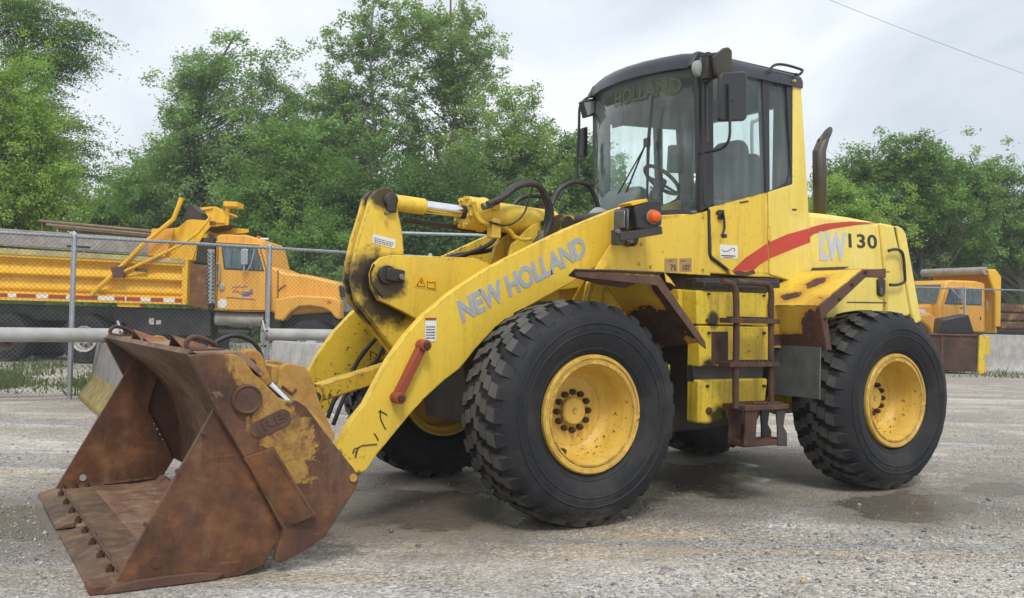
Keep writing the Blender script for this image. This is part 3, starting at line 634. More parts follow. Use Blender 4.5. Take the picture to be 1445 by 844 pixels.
MB().prism([(4.90, .12), (4.60, .18), (4.55, .45), (4.80, .80), (4.84, .5)], -.9, .9).build('bucket_back', M_brown, BK, .01)
# --- front fenders (thin bent plate with lip, open underneath)
def fender_front(s_):
    zt = 1.565
    A_ = [(3.10, 1.205), (2.435, 1.205), (2.52, .70), (2.83, .80)]  # plan of the level part
    lvl = [(x, s_*y, zt) for x, y in A_]
    slope = [(2.435, s_*1.205, zt), (2.52, s_*.70, zt), (2.06, s_*.70, 1.08), (2.035, s_*1.205, 1.15)]
    m_ = MB().add(lvl, [(0, 1, 2, 3)]).add(slope, [(0, 1, 2, 3)])
    o = m_.build('front_fender', M_fendF, LD, solid=.012, smooth=False)
    lip = MB().add([(3.10, s_*1.205, zt), (2.435, s_*1.205, zt), (2.03, s_*1.205, 1.15), (2.02, s_*1.205, 1.10), (2.07, s_*1.205, 1.13), (2.455, s_*1.205, zt-.06), (3.09, s_*1.205, zt-.03)], [(0, 1, 5, 6), (1, 2, 3, 4), (1, 4, 5)])
    lip.build('fender_lip', M_brown, o, solid=.012, smooth=False)
    vq = [(a_, s_*b_, c__) for a_, b_, c__ in [(3.106,1.216,1.578),(2.788,1.216,1.588),(2.397,1.216,1.592)] + [(2.511,1.130,1.535),(2.655,1.130,1.484),(2.858,1.130,1.499),(3.091,1.130,1.542)]]
    MB().add(vq, [(0, 1, 5, 6), (1, 2, 3, 4, 5)]).build('fender_valance', M_brown, o, solid=.008, smooth=False)
    MB().add([(a_, s_*b_, c__) for a_, b_, c__ in [(2.408,1.222,1.592),(2.359,1.222,1.557),(2.310,1.222,1.504),(2.347,1.222,1.521),(2.389,1.222,1.529)]], [(0, 1, 2, 3, 4)]).build('chipped_paint', M_yel, o, solid=.003, smooth=False)
    MB().bar((2.70, s_*.72, 1.2), (2.76, s_*.95, zt), .02, .03).bar((2.55, s_*.72, 1.2), (2.66, s_*.95, zt), .02, .03).build('fender_stay', M_fendF, o)
fender_front(1); fender_front(-1)
MB().prism([(2.6, 1.0), (2.5, 1.56), (2.2, 1.56), (2.08, 1.12), (2.12, .9)], .60, .64).prism([(2.6, 1.0), (2.5, 1.56), (2.2, 1.56), (2.08, 1.12), (2.12, .9)], -.64, -.60).build('wheel_arch_plate', M_fendF, LD, .003)
MB().box((2.02, .45, 1.0), (.03, .30, .5)).build('arch_shade_plate', M_dark, LD, .003)  # dark plate standing in for the shade behind the front wheel
# --- rear fenders
R0 = [(0.170,1.719),(0.437,1.696),(0.820,1.393),(0.866,1.092)]
def fender_rear(s_):
    zt, x1, x2, zb = R0[1][1], R0[1][0], R0[2][0], R0[3][1]
    rows = []
    for (x, z) in ((R0[0][0]-.06, zt+.0), (x1, zt), (R0[2][0]+.10, R0[2][1]+.02), (.835, zb+.0)):
        rows.append([(x+(.14 if k == 0 else 0)*(1 if z < 1.3 else .5), s_*y, z) for k, y in enumerate((.62, .80, 1.0, 1.205))])
    top = MB().quadgrid(rows); o = top.build('rear_fender', M_fend, LD, solid=.014, smooth=False)
    lip = [R0[0], (x1-.0, zt), (R0[2][0]+.10, R0[2][1]+.02), (.835, zb)]
    inn = [(R0[0][0], zt-.05), (x1-.03, zt-.055), (R0[2][0]+.02, R0[2][1]-.04), (.775, zb)]
    MB().prism(lip+inn[::-1], s_*1.20, s_*1.215).build('fender_lip', M_brown, o, .003)
    fl = MB().quadgrid([[(.83+.02*k, s_*y, zz-.02*k*0) for k, y in enumerate((.68, .9, 1.19))] for zz in (zb+.02, .95, zb-.36)])
    fl.build('mudflap', M_flap, o, solid=.012, smooth=False)
fender_rear(1); fender_rear(-1)
# --- side tank / battery box with ladder (both sides)
bx = [(1.847,1.496),(1.160,1.498),(1.136,0.545),(1.810,0.573)]
Xa, Xb = bx[0][0], bx[1][0]; 
zt_, zmid, zb1, zb0, zbot = bx[0][1], [(1.486,1.254)][0][1], [(1.478,0.965)][0][1], [(1.476,0.873)][0][1], bx[3][1]
for s_ in (1, -1):
    y0_, y1_ = s_*.84, s_*.96
    T = MB().prism([(Xa, zmid-.004), (Xa, zb1+.0), (Xb, zb1+.01), (Xb, zmid-.004)], y0_, y1_).build('battery_box', M_tank, LD, .008)
    MB().prism([(Xa+.012, zt_), (Xa+.012, zmid+.006), (Xb, zmid+.006), (Xb, zt_)], s_*.5, y1_-s_*.02).build('box_cover', M_tank, LD, .008)
    MB().prism([(Xa, zb1), (Xa, zb0-.02), (Xb, zb0), (Xb, zb1+.01)], y0_, y1_-s_*.05).build('box_gap', M_black, LD, .003)
    MB().prism([(Xa, zb0-.0), (Xa, zbot), (Xa-.12, zbot-.01), (Xa-.30, zbot+.02), (Xb+.02, zbot+.13), (Xb, zb0)], y0_, y1_).build('fuel_tank', M_tank, LD, .015)
    MB().prism([(Xa+.14, 1.33), (Xa+.14, 1.18), (Xa+.14, 1.30)][:0]+[(Xa+.20+.0, zt_-.04)]*0+[(Xa-.32, 1.40), (Xa-.32, 1.2), (Xa-.20, 1.2), (Xa-.20, 1.40)], s_*.955, s_*.958)
    q4 = [(1.728,0.961,0.982),(1.571,0.961,0.981),(1.577,0.961,1.212),(1.734,0.961,1.211)]
    MB().add([(a_, s_*(b_+.003), c__) for a_, b_, c__ in q4]+[(a_, s_*(b_-.004), c__) for a_, b_, c__ in q4], [(0, 1, 2, 3), (0, 4, 5, 1), (1, 5, 6, 2), (2, 6, 7, 3), (3, 7, 4, 0)]).build('brown_patch', M_rustl, T, smooth=False)
q = (1.748,0.970,0.656)
MB().lathe([(.026, .955), (.026, .972), (.014, .978), (0, .978)], (q[0], 0, q[2]), n=20).build('tank_plug', M_bolt, LD)
P('hinge_plate', [(1.913,1.505),(1.725,1.507),(1.705,1.258),(1.896,1.345)], .74, .80, M_tank, LD)
LAD = empty('ladder', parent=LD); yl = 1.13
def P3v(l): return [Vector(q) for q in l]
lr = [(1.807,1.130,1.553),(1.733,1.130,1.546),(1.685,1.130,1.509),(1.669,1.130,1.402),(1.663,1.130,1.157),(1.663,1.130,0.913),(1.657,1.130,0.688)]
MB().tube(crom(P3v(lr), 4), .023, 10).build('ladder_rail', M_rustl, LAD)
rr_ = [(1.666,1.130,1.559),(1.445,1.130,1.557),(1.367,1.130,1.550),(1.330,1.130,1.501),(1.327,1.130,1.360),(1.319,1.130,1.059),(1.313,1.130,0.832),(1.310,1.130,0.697)]
MB().tube(crom(P3v(rr_), 4), .021, 10).build('ladder_rail', M_rustl, LAD)
for (u0, u1, z_) in ((0, 0, [(1.522,1.292)][0][1]), (0, 0, [(1.514,0.990)][0][1])):
    xa_, xb_ = [(1.753,1.288)][0][0], [(1.267,1.296)][0][0]
    g = MB().box(((xa_+xb_)/2, yl-.02, z_), (abs(xa_-xb_), .11, .035))
    for k in range(9): g.box((xb_+.06+k*(xa_-xb_-.1)/8.5, yl-.02, z_+.022), (.014, .09, .014))
    g.build('ladder_rung', M_rustl, LAD, .003)
s1 = [(1.644,0.692),(1.216,0.679),(1.624,0.432),(1.209,0.410)]
g = MB().box(((s1[0][0]+s1[1][0])/2, yl-.03, s1[0][1]), (abs(s1[0][0]-s1[1][0]), .22, .035))
for k in range(8): g.box((s1[1][0]+.04+k*.035, yl-.03, s1[0][1]+.022), (.014, .18, .014))
g.build('ladder_step', M_rustl, LAD, .004)
MB().box(((s1[2][0]+s1[3][0])/2, yl-.02, s1[2][1]+.01), (abs(s1[2][0]-s1[3][0]), .16, .04)).build('ladder_step', M_rustl, LAD, .004)
pa_ = [(1.630,0.687),(1.506,0.673),(1.517,0.565),(1.528,0.427),(1.637,0.433),(1.627,0.540)]
P('step_strap', pa_, yl-.10, yl-.08, M_rustl, LAD); P('step_strap', pa_, yl+.05, yl+.065, M_rustl, LAD)
pb_ = [(1.323,0.667),(1.230,0.664),(1.249,0.554),(1.211,0.501),(1.209,0.410),(1.303,0.415),(1.306,0.536)]
P('step_strap', pb_, yl-.10, yl-.08, M_black, LAD); P('step_strap', pb_, yl+.05, yl+.065, M_black, LAD)
MB().tube([(1.575,1.000,1.535), (1.666,1.130,1.539)], .03, 10).bar((1.812,0.900,1.537), (1.052,0.900,1.566), .12, .05).bar((1.787,0.800,1.550), (0.943,0.800,1.582), .12, .07).build('ladder_mount_shade', M_black, LAD, .005)  # mount stub, plus black bars standing in for the shaded gap
# --- cab
CB = [(.50, .65), (1.46, .65), (1.60, .645), (1.68, .56), (1.74, .42), (1.785, .2), (1.80, 0)]
CBf = CB+[(x, -y) for x, y in CB[-2::-1]]
MB().prism(CBf, 1.64, 2.075, 'z').build('cab_body', M_yel, LD, .008)
MB().prism([(x*.98+.02, y*.93) for x, y in CBf], 1.50, 1.64, 'z').build('cab_floor', M_dark, LD, .008)
door = [(1.494,2.129),(0.888,2.297),(0.857,1.665),(1.227,1.660),(1.271,1.669),(1.463,1.771)]
dr = P('cab_door', door, .652, .668, M_yel, LD, .004)
sd_ = [(0.869,2.302),(0.606,2.371),(0.411,2.177),(0.398,1.651),(0.571,1.610),(0.845,1.666)]
sd_ = [(0.873,2.301),(0.599,2.388),(0.618,3.179),(0.644,3.231),(0.530,3.261),(0.358,1.722),(0.521,1.606),(0.845,1.660)]
pr = P('cab_rear_panel', sd_, .6, .666, M_yelhood, LD, .006); P('cab_rear_panel', sd_, -.666, -.6, M_yelhood, LD, .006)
gap = MB().tube(crom(P3v([(1.493,0.657,2.114),(1.480,0.657,1.882),(1.470,0.657,1.776),(1.411,0.657,1.737),(1.233,0.657,1.649)]), 4), .014, 8); gap.build('door_seal', M_blackp, LD)
sw = [(1.255,1.669),(1.116,1.773),(0.980,1.846),(0.877,1.902),(0.867,1.775),(0.962,1.727),(1.037,1.674)]
P('red_stripe', sw, .6685, .6705, M_redst, dr, 0)
sw = [(0.858,1.909),(0.665,1.982),(0.403,2.051),(0.388,1.938),(0.581,1.875),(0.851,1.782)]
P('red_stripe', sw, .6665, .6685, M_redst, pr, 0)
hd_ = [(1.434,0.700,2.088),(1.390,0.700,2.092),(1.374,0.700,2.035),(1.373,0.700,1.971),(1.400,0.700,1.921)]
MB().tube(crom(P3v(hd_), 4), .010, 8).box((1.387,0.675,2.083), (.05, .03, .07)).build('door_handle', M_blackp, dr, .003)
sticker('dealer_sticker', [(1.380,0.668,1.760),(1.196,0.668,1.764),(1.198,0.668,1.861),(1.382,0.668,1.861)], M_white, dr)
for r_, (va, vb) in enumerate(((359.5, 1), (362, 1))):
    pass
text('EQUIPMENT', M_ink, dr, ((1.368,0.671,1.781), (1.236,0.671,1.785), (1.369,0.671,1.796)), weight=0, name='fine_print') if False else None
arc = [(1.363,0.671,1.824),(1.340,0.671,1.812),(1.297,0.671,1.817),(1.253,0.671,1.841),(1.230,0.671,1.832),(1.237,0.671,1.815)]
strip(crom(P3v(arc), 4), .0022, M_ink, dr); 
g = MB()
for (u, v) in ((0, 0),):
    a_, b_ = Vector((1.368,0.671,1.779)), Vector((1.221,0.671,1.781)); g.bar(a_, b_, .008, .001, up=(0, 1, 0))
    a_, b_ = Vector((1.346,0.671,1.767)), Vector((1.251,0.671,1.768)); g.bar(a_, b_, .004, .001, up=(0, 1, 0))
g.build('fine_print', M_ink, dr)
MB().bar((1.186,0.670,2.191), (1.096,0.670,2.210), .012, .004, up=(0, 1, 0)).build('door_slot', M_black, dr)
MB().bar((0.869,0.672,2.030), (0.865,0.672,1.919), .03, .012, up=(0, 1, 0)).build('door_hinge', M_yel, dr, .003)
qv = [(0.619,0.667,2.143),(0.537,0.667,2.150),(0.539,0.667,2.223),(0.621,0.667,2.217)]
sticker('vent_plate', qv, M_yelhood, pr); MB().bar((0.607,0.670,2.184), (0.558,0.670,2.188), .014, .004, up=(0, 1, 0)).build('vent_slot', M_black, pr)
for u_, t_, q3 in ((0, '75', ([(1.905,0.651,1.633),(1.783,0.651,1.638),(1.786,0.651,1.739),(1.907,0.651,1.732)])), (1, '107', ([(1.763,0.651,1.639),(1.645,0.651,1.644),(1.648,0.651,1.746),(1.765,0.651,1.740)]))):
    pass
# front skirt panel under the windshield on the near side, with the two noise labels
P('cab_skirt', [(2.106,1.984),(1.594,2.080),(1.488,2.109),(1.461,1.623),(2.097,1.627)], .645, .655, M_yel, LD, .003)
for t_, q3, q5 in (('75', [(1.910,0.657,1.635),(1.788,0.657,1.640),(1.791,0.657,1.736),(1.912,0.657,1.729)], [(1.858,0.659,1.645),(1.804,0.659,1.647),(1.859,0.659,1.686)]),
                   ('107', [(1.768,0.657,1.641),(1.651,0.657,1.647),(1.653,0.657,1.743),(1.770,0.657,1.737)], [(1.739,0.659,1.650),(1.667,0.659,1.654),(1.740,0.659,1.692)])):
    sticker('noise_label', q3, M_tan, LD); text(t_, M_dkchar, LD, q5, weight=.01)
    strip([Vector(q5[2])+Vector((.02, 0, .025)), Vector(q5[2])+Vector((-.02, 0, .03))], .003, M_brown, LD)
# posts, frames and glazing, both sides
for s_ in (1, -1):
    ya, yb = s_*.6, s_*.652
    P('cab_post', [(1.628,3.198),(1.465,3.246),(1.430,2.151),(1.585,2.081)], ya, yb, M_blackp, LD, .012)
    P('cab_post', [(0.954,3.198),(0.876,3.210),(0.845,2.300),(0.892,2.290)], ya, yb+s_*.004, M_blackp, LD, .006)
    P('cab_header', [(1.623,3.283),(0.546,3.284),(0.528,3.195),(0.946,3.193),(1.493,3.199),(1.691,3.166)], ya, yb, M_blackp, LD, .006)
    gl_ = P('door_glass', [(1.484,3.240),(0.920,3.227),(0.865,2.293),(1.442,2.146)], s_*.638, s_*.644, M_glass, LD, 0)
    gq = P('side_glass', [(0.881,3.222),(0.608,3.220),(0.565,2.508),(0.570,2.382),(0.834,2.302)], s_*.634, s_*.64, M_glass, LD, 0)
    P('window_seal', [(0.687,3.215),(0.598,3.228),(0.569,2.420),(0.616,2.353),(0.745,2.313),(0.855,2.287),(0.856,2.314),(0.746,2.347),(0.650,2.395),(0.611,2.472)], s_*.642, s_*.658, M_blackp, LD, .003)
    if s_ < 0: P('side_header', [(1.623,3.251),(0.546,3.273),(0.556,3.020),(1.615,2.952)], s_*.58, s_*.62, M_inter, LD, .01)
MB().box((.60, .55, 2.63), (.06, .16, 1.1)).box((.60, -.55, 2.63), (.06, .16, 1.1)).box((.60, 0, 3.10), (.06, 1.2, .14)).box((.60, 0, 2.11), (.06, 1.2, .10)).build('rear_post', M_blackp, LD, .01)
MB().box((.60, 0, 2.6), (.008, 1.0, .95)).build('rear_glass', M_glass, LD)
wp = [(1.575, .635), (1.62, .60), (1.68, .50), (1.73, .36), (1.765, .18), (1.775, 0)]; wp = wp+[(x, -y) for x, y in wp[-2::-1]]
wp = [tuple(p_[:2]) for p_ in crom([(x, y, 0) for x, y in wp], 4)]
ws = MB().quadgrid([[(x, y, z) for x, y in wp] for z in (2.06, 2.6, 3.20)]).build('windshield', M_glass, LD, solid=.006)
sl = MB().quadgrid([[(x+.004, y, z) for x, y in wp] for z in (2.05, 2.11)]).build('windshield_seal', M_blackp, LD, solid=.02)
sl = MB().quadgrid([[(x-.04, y*.97, z) for x, y in wp] for z in (3.11, 3.20)]).build('visor_band', M_inter, LD, solid=.03)
cum = [0]
for p_, q_ in zip(wp, wp[1:]): cum.append(cum[-1]+math.dist(p_, q_))
def onglass(a_, b_, e_):
    t = (1-a_)*.50*cum[-1]+.105*cum[-1]
    for i in range(len(cum)-1):
        if cum[i+1] >= t: break
    k = (t-cum[i])/(cum[i+1]-cum[i]); x = wp[i][0]+(wp[i+1][0]-wp[i][0])*k; y = wp[i][1]+(wp[i+1][1]-wp[i][1])*k
    d_ = Vector((wp[i+1][1]-wp[i][1], -(wp[i+1][0]-wp[i][0]))).normalized(); d_ = d_ if d_.x > 0 else -d_
    return Vector((x+d_.x*(.006+e_*.002), y+d_.y*(.006+e_*.002), 2.985+b_*.125))
text('HOLLAND', M_yletter, ws, ((0, 0, 0), (1, 0, 0), (0, 0, 1)), weight=.02, fn=onglass)
RF = [(.52, .68), (1.46, .685), (1.60, .66), (1.70, .55), (1.76, .38), (1.80, .2), (1.815, 0)]; RFf = RF+[(x, -y) for x, y in RF[-2::-1]]
rfm = MB()
rings = [(1.0, 0, 3.165), (1.0, 0, 3.215), (.985, 0, 3.25), (.94, 0, 3.285), (.80, 0, 3.315), (.4, 0, 3.33)]
cxr = 1.1; vs = []; fs = []; n_ = len(RFf)
for (k_, _, z_) in rings: vs += [(cxr+(x-cxr)*k_, y*k_, z_) for x, y in RFf]
for i in range(len(rings)-1): fs += [(i*n_+k, i*n_+(k+1) % n_, (i+1)*n_+(k+1) % n_, (i+1)*n_+k) for k in range(n_)]
fs += [tuple(range(n_-1, -1, -1)), tuple((len(rings)-1)*n_+k for k in range(n_))]
rfm.add(vs, fs).build('cab_roof', M_roof, LD)
rh = [(0.922,0.700,3.220),(0.900,0.700,3.268),(0.838,0.700,3.300),(0.734,0.700,3.311),(0.571,0.700,3.304),(0.555,0.700,3.289),(0.587,0.700,3.261),(0.636,0.700,3.254)]
MB().tube(crom(P3v(rh), 4), .011, 8).build('roof_rail', M_blackp, LD)
q = (0.633,0.670,3.204)
MB().lathe([(.030, .665), (.030, .675), (.018, .675), (.018, .665)], (q[0], 0, q[2]), n=20).tube([(q[0], .66, q[2]), (q[0], .7, q[2])], .012, 8).build('lifting_eye', M_yel, LD)
# grab rail down the front post
MB().tube(crom(P3v([(1.579,0.700,3.037),(1.607,0.700,2.996),(1.597,0.700,2.604),(1.586,0.700,2.186),(1.556,0.700,2.136)]), 4), .011, 8).build('grab_rail', M_blackp, LD)
MB().tube([(1.555,0.690,3.006), (1.545,0.690,2.612)], .006, 6).build('post_trim', M_steel, LD)
# near mirror
mr = [(1.652,0.900,2.731),(1.631,0.900,2.713),(1.406,0.900,2.748),(1.378,0.900,2.772),(1.386,0.900,3.094),(1.415,0.900,3.110),(1.626,0.900,3.066),(1.654,0.900,3.041)]
MI = empty('mirror', parent=LD)
MB().prism([(a_, c__) for a_, b_, c__ in mr], .88, .92).build('mirror_head', M_blackp, MI, .012)
ma = [Vector((1.599,0.660,2.526)), Vector((1.551,0.750,2.534)), Vector((1.562,0.870,2.542)), Vector((1.567,0.930,2.599)), Vector((1.569,0.935,2.726)), Vector((1.582,0.935,2.989))]
MB().tube(crom(ma, 5), .010, 8).box((1.561,0.930,2.911), (.03, .03, .08)).build('mirror_arm', M_blackp, MI)
# roof corner work lamp, seen from behind its hinge
WL = empty('work_lamp', parent=LD)
hp = [(1.630,3.206),(1.520,3.287),(1.477,3.299),(1.441,3.279),(1.435,3.044),(1.463,3.029),(1.584,3.057),(1.614,3.105)]
MB().prism(hp, .79, .82).build('lamp_housing', M_dark, WL, .01)
MB().tube([(1.600,0.730,3.258), (1.594,0.730,3.039)], .024, 10).box((1.606,0.740,3.134), (.08, .07, .16)).bar((1.643,0.740,3.217), (1.545,0.740,3.244), .08, .03).box((1.554,0.760,3.123), (.08, .05, .10)).build('lamp_bracket', M_dark, WL, .006)
q = (1.641,0.680,3.142)
MB().lathe([(.062, .0), (.06, .03), (.03, .045), (0, .048)], (q[0]+.0, .67, q[2]), n=24).build('lamp_lens', M_head, WL)
# far mirror and lamp
FM = empty('mirror', parent=LD)
fa = [(1.413,-0.850,3.261),(1.507,-0.850,3.241),(1.568,-0.850,3.201),(1.612,-0.850,3.132),(1.615,-0.850,2.957),(1.625,-0.850,2.737),(1.618,-0.850,2.482)]
MB().tube(crom(P3v(fa), 4), .012, 8).build('mirror_arm', M_blackp, FM)
fh = [(1.584,2.954),(1.538,2.973),(1.531,2.703),(1.577,2.698)]
MB().prism(fh, -.9, -.82).build('mirror_head', M_blackp, FM, .01)
FLp = empty('work_lamp', parent=LD)
MB().prism([(1.706,3.149),(1.555,3.189),(1.529,3.064),(1.657,3.009)], -.75, -.62).build('lamp_housing', M_blackp, FLp, .012)
MB().prism([(1.734,3.116),(1.615,3.151),(1.605,3.055),(1.694,3.013)], -.62, -.615).build('lamp_lens', M_head, FLp)
MB().tube(crom(P3v([(1.989,-0.600,2.264),(1.905,-0.600,2.391),(1.797,-0.600,2.425),(1.625,-0.600,2.417)]), 4), .012, 8).build('mirror_arm', M_hose, FM)
# wiper
MB().tube([(1.800,0.354,2.981), (1.810,0.327,2.634), (1.820,0.337,2.174)], [.010, .014, .008], 8).build('wiper_blade', M_black, LD)
MB().tube([(1.820,0.322,2.644), (1.820,0.054,2.228)], .008, 6).tube([(1.820,0.307,2.609), (1.820,-0.071,2.218)], .006, 6).box((1.820,0.323,2.628), (.03, .05, .06)).build('wiper_arm', M_black, LD)
# interior: seat, wheel, column, console, rear grab rail
ST = empty('driver_seat', parent=LD)
sp = [(0.836,2.296),(0.828,2.601),(0.764,2.667),(0.549,2.703),(0.480,2.650),(0.421,2.319)]
MB().prism(sp, -.22, .26).build('seat_back', M_seat, ST, .05, seg=3)
MB().prism([(0.780,2.642),(0.750,2.765),(0.702,2.813),(0.603,2.825),(0.543,2.789),(0.515,2.670)], -.10, .14).build('headrest', M_seat, ST, .04, seg=3)
SW = empty('steering_column', parent=LD)
c_ = Vector((1.430,0.050,2.411)); nrm = Vector((-.55, .15, .72)).normalized(); a_ = nrm.orthogonal().normalized(); b_ = nrm.cross(a_)
ring = [c_+(a_*math.cos(i*math.pi/12)+b_*math.sin(i*math.pi/12))*.165 for i in range(25)]
MB().tube(ring, .016, 8, False).build('steering_wheel', M_black, SW)
g = MB()
for k in (0, 8, 16): g.tube([c_-nrm*.03, ring[k]], .012, 6)
g.tube([c_, c_+Vector((.25, 0, -.5))], .045, 10).build('column', M_black, SW)
MB().prism([(1.889,2.108),(1.843,2.249),(1.775,2.327),(1.682,2.303),(1.605,2.130)], -.22, .20).build('dashboard', M_inter, SW, .04, seg=3)
MB().prism([(1.0, 2.05), (1.0, 2.22), (1.4, 2.22), (1.50, 2.14), (1.50, 2.05)], .35, .58).build('side_console', M_black, LD, .03)
MB().tube(crom(P3v([(-0.219,-0.550,2.544),(-0.195,-0.550,3.138),(-0.221,-0.550,3.196),(-0.297,-0.550,3.233)]), 4), .016, 8).build('inner_grab_rail', M_head, LD)
MB().box((1.50, -.45, 2.97), (.02, .14, .12)).build('inside_mirror', M_black, LD, .01)
MB().prism([(0.769,2.616),(0.608,2.633),(0.610,2.710),(0.632,2.883),(0.759,2.869)], -.6, -.66).build('far_post', M_inter, LD, .01)
# round grey work lamp / expansion tank in front of the windshield
q = (2.130,0.150,2.020)
vs = MB().lathe([(0, .07), (.05, .065), (.09, .04), (.105, 0), (.09, -.04), (0, -.05)], (q[0], q[1], q[2]), axis='y', n=28); vs.build('headlamp_back', M_head, LD)
# headlamp cluster on the front tower
HL = empty('headlight', parent=LD)
MB().prism([(2.423,2.041),(2.351,2.081),(2.182,2.105),(2.178,1.934),(2.252,1.890),(2.395,1.890)], .76, .93).build('lamp_housing', M_blackp, HL, .012)
q = Vector((2.437,0.940,1.952))
lz = MB(); lz.box((q.x+.03, .85, q.z), (.03, .15, .15)).build('lamp_rim', M_blackp, HL, .02)
MB().box((q.x+.048, .85, q.z), (.012, .115, .12)).build('lamp_lens', M_lensd, HL, .02)
q = (2.289,0.930,1.979)
MB().lathe([(.047, 0), (.046, .02), (.036, .045), (.018, .058), (0, .06)], (q[0]-.02, .935, q[2]), n=28).build('indicator_lens', M_amber, HL)
MB().lathe([(.050, -.01), (.050, .012), (.044, .012)], (q[0]-.02, .93, q[2]), n=28).build('indicator_rim', M_head, HL)
MB().prism([(2.462,2.058),(2.323,2.099),(2.310,2.080),(2.443,2.041)], .80, .935).build('lamp_top_label', M_ylab, HL, .002)
MB().bar((2.502,0.860,1.830), (2.202,0.940,1.893), .06, .055).bar((2.504,0.860,1.878), (2.501,0.860,1.778), .05, .08).build('lamp_bracket', M_black, HL, .004)
for u_ in (0,):
    q = (2.292,0.720,1.837); MB().lathe([(.05, .70), (.05, .76), (.03, .775), (0, .775)], (q[0], 0, q[2]), n=20).build('bracket_boss', M_black, HL)
    q = (2.334,0.780,1.822); MB().tube([(q[0], .77, q[2]), (q[0], .80, q[2])], .018, 6).build('bracket_bolt', M_steel, HL)
    q = (2.533,0.890,1.869); MB().tube([(q[0], .885, q[2]), (q[0], .905, q[2])], .018, 6).build('bracket_bolt', M_steel, HL)
# --- engine hood
H1 = [(0.365,2.188),(0.177,2.191),(-0.133,2.186),(-0.523,2.167),(-0.600,1.761),(-0.621,1.307),(0.317,1.292)]
hd = P('engine_hood', H1, -.64, .64, M_yelhood, LD, .045)
P('hood_column', [(-0.531,2.165),(-0.709,2.155),(-0.815,1.870),(-0.966,1.376),(-0.628,1.307),(-0.608,1.761)], -.645, .645, M_yelhood, LD, .022)
P('rear_gap', [(-0.721,2.144),(-0.859,2.129),(-1.090,1.346),(-0.948,1.331)], -.62, .62, M_black, LD, 0)
gs = [(-0.749,2.158),(-0.828,2.138),(-0.879,2.092),(-1.120,1.328),(-1.019,1.295),(-0.976,1.376)]
P('grille_shroud', gs, -.645, .645, M_yelhood, LD, .015)
P('hood_seam', [(-0.112,1.473),(-0.623,1.483),(-0.624,1.472),(-0.103,1.463)], .635, .6425, M_black, hd, 0)
P('hood_seam', [(0.331,1.729),(-0.597,1.769),(-0.597,1.760),(0.331,1.720)], .635, .6425, M_frame, hd, 0)
sw = [(0.366,2.061),(0.179,2.106),(-0.130,2.147),(-0.481,2.160),(-0.176,2.117),(0.091,2.069),(0.356,2.002)]
P('red_stripe', sw, .6405, .6425, M_redst, hd, 0)
text('LW', M_grey2, hd, ((0.239,0.642,1.797), (-0.095,0.642,1.812), (0.253,0.642,2.037)), weight=.045, spacing=.88)
text('130', M_dkchar, hd, ((-0.119,0.642,1.926), (-0.488,0.642,1.938), (-0.107,0.642,2.044)), weight=.02, spacing=1.1)
hh_ = [(-0.576,0.690,1.923),(-0.652,0.690,1.939),(-0.740,0.690,1.932),(-0.781,0.690,1.872),(-0.804,0.690,1.713),(-0.796,0.690,1.663),(-0.699,0.690,1.635),(-0.602,0.690,1.631)]
MB().tube(crom(P3v(hh_), 5), .013, 8).build('grab_handle', M_blackp, LD)
P('hood_latch', [(-0.484,1.670),(-0.512,1.689),(-0.550,1.691),(-0.579,1.668),(-0.582,1.551),(-0.554,1.526),(-0.516,1.531),(-0.487,1.554)], .63, .665, M_black, hd, .008)
MB().box((0, 0, 0), (.02, .01, .05)).build('latch_slot', M_steel, hd).location = (-0.509,0.668,1.579)
# exhaust
e = [Vector((-0.220,0.250,2.223)), Vector((-0.197,0.250,2.796)), Vector((-0.232,0.250,2.863)), Vector((-0.305,0.250,2.941))]
ex = MB().tube(e, [.052, .052, .053, .03], 20, False); ex = MB()
prof_ = []
for i, (p_, r_) in enumerate(((e[0], .056), (e[1], .056))): prof_.append([(p_+Vector((math.cos(k*math.pi/12), math.sin(k*math.pi/12), 0))*r_)[:] for k in range(25)])
top_c = e[3]
rows = prof_[:]
rows.append([(e[1]+Vector((-.055, 0, .11))+Vector((math.cos(k*math.pi/12)*.056, math.sin(k*math.pi/12)*.056, -.05*math.cos(k*math.pi/12)+ .02)))[:] for k in range(25)])
rows.append([(e[1]+Vector((-.085, 0, .14))+Vector((math.cos(k*math.pi/12)*.056*.9, math.sin(k*math.pi/12)*.056, -.085*math.cos(k*math.pi/12)+.01)))[:] for k in range(25)])
MB().quadgrid(rows).build('exhaust_pipe', M_exh, LD, solid=.005)
# small fasteners, welds and wear pieces
def bolts(pts, r_, m, parent, name='bolt_head', ax='y', h=.012):
    f_ = None
    for p_ in pts:
        if f_ is None: f_ = MB().tube([(0, -h/2, 0), (0, h, 0)], r_, 6).build(name, m, parent, smooth=False); o = f_
        else: o = f_.copy(); COL.objects.link(o)
        o.location = p_; o.rotation_euler = (0, rnd.uniform(0, 1), 0)
bolts([(2.167,0.700,1.812),(2.183,0.700,1.676),(2.469,0.700,1.633)] , .013, M_yel, LD)
bolts([(0.416,1.222,1.680),(0.568,1.222,1.579),(0.709,1.222,1.469),(0.860,1.222,1.320),(0.872,1.222,1.175)], .012, M_bolt, LD)
bolts([(1.764,0.965,1.201),(1.217,0.965,1.206),(1.759,0.965,1.002),(1.212,0.965,0.999),(1.768,0.965,0.829),(1.207,0.965,0.818)], .012, M_bolt, LD)
bolts([(1.755,0.948,1.474),(1.206,0.948,1.481),(1.764,0.948,1.290),(1.201,0.948,1.299)], .010, M_bolt, LD)
bolts([(1.550,0.658,2.056),(1.540,0.658,1.667),(2.044,0.658,1.664)], .010, M_yel, LD)
bolts([(5.522,1.268,0.296),(5.388,1.268,0.530),(5.277,1.268,0.706)], .012, M_brown, BK)
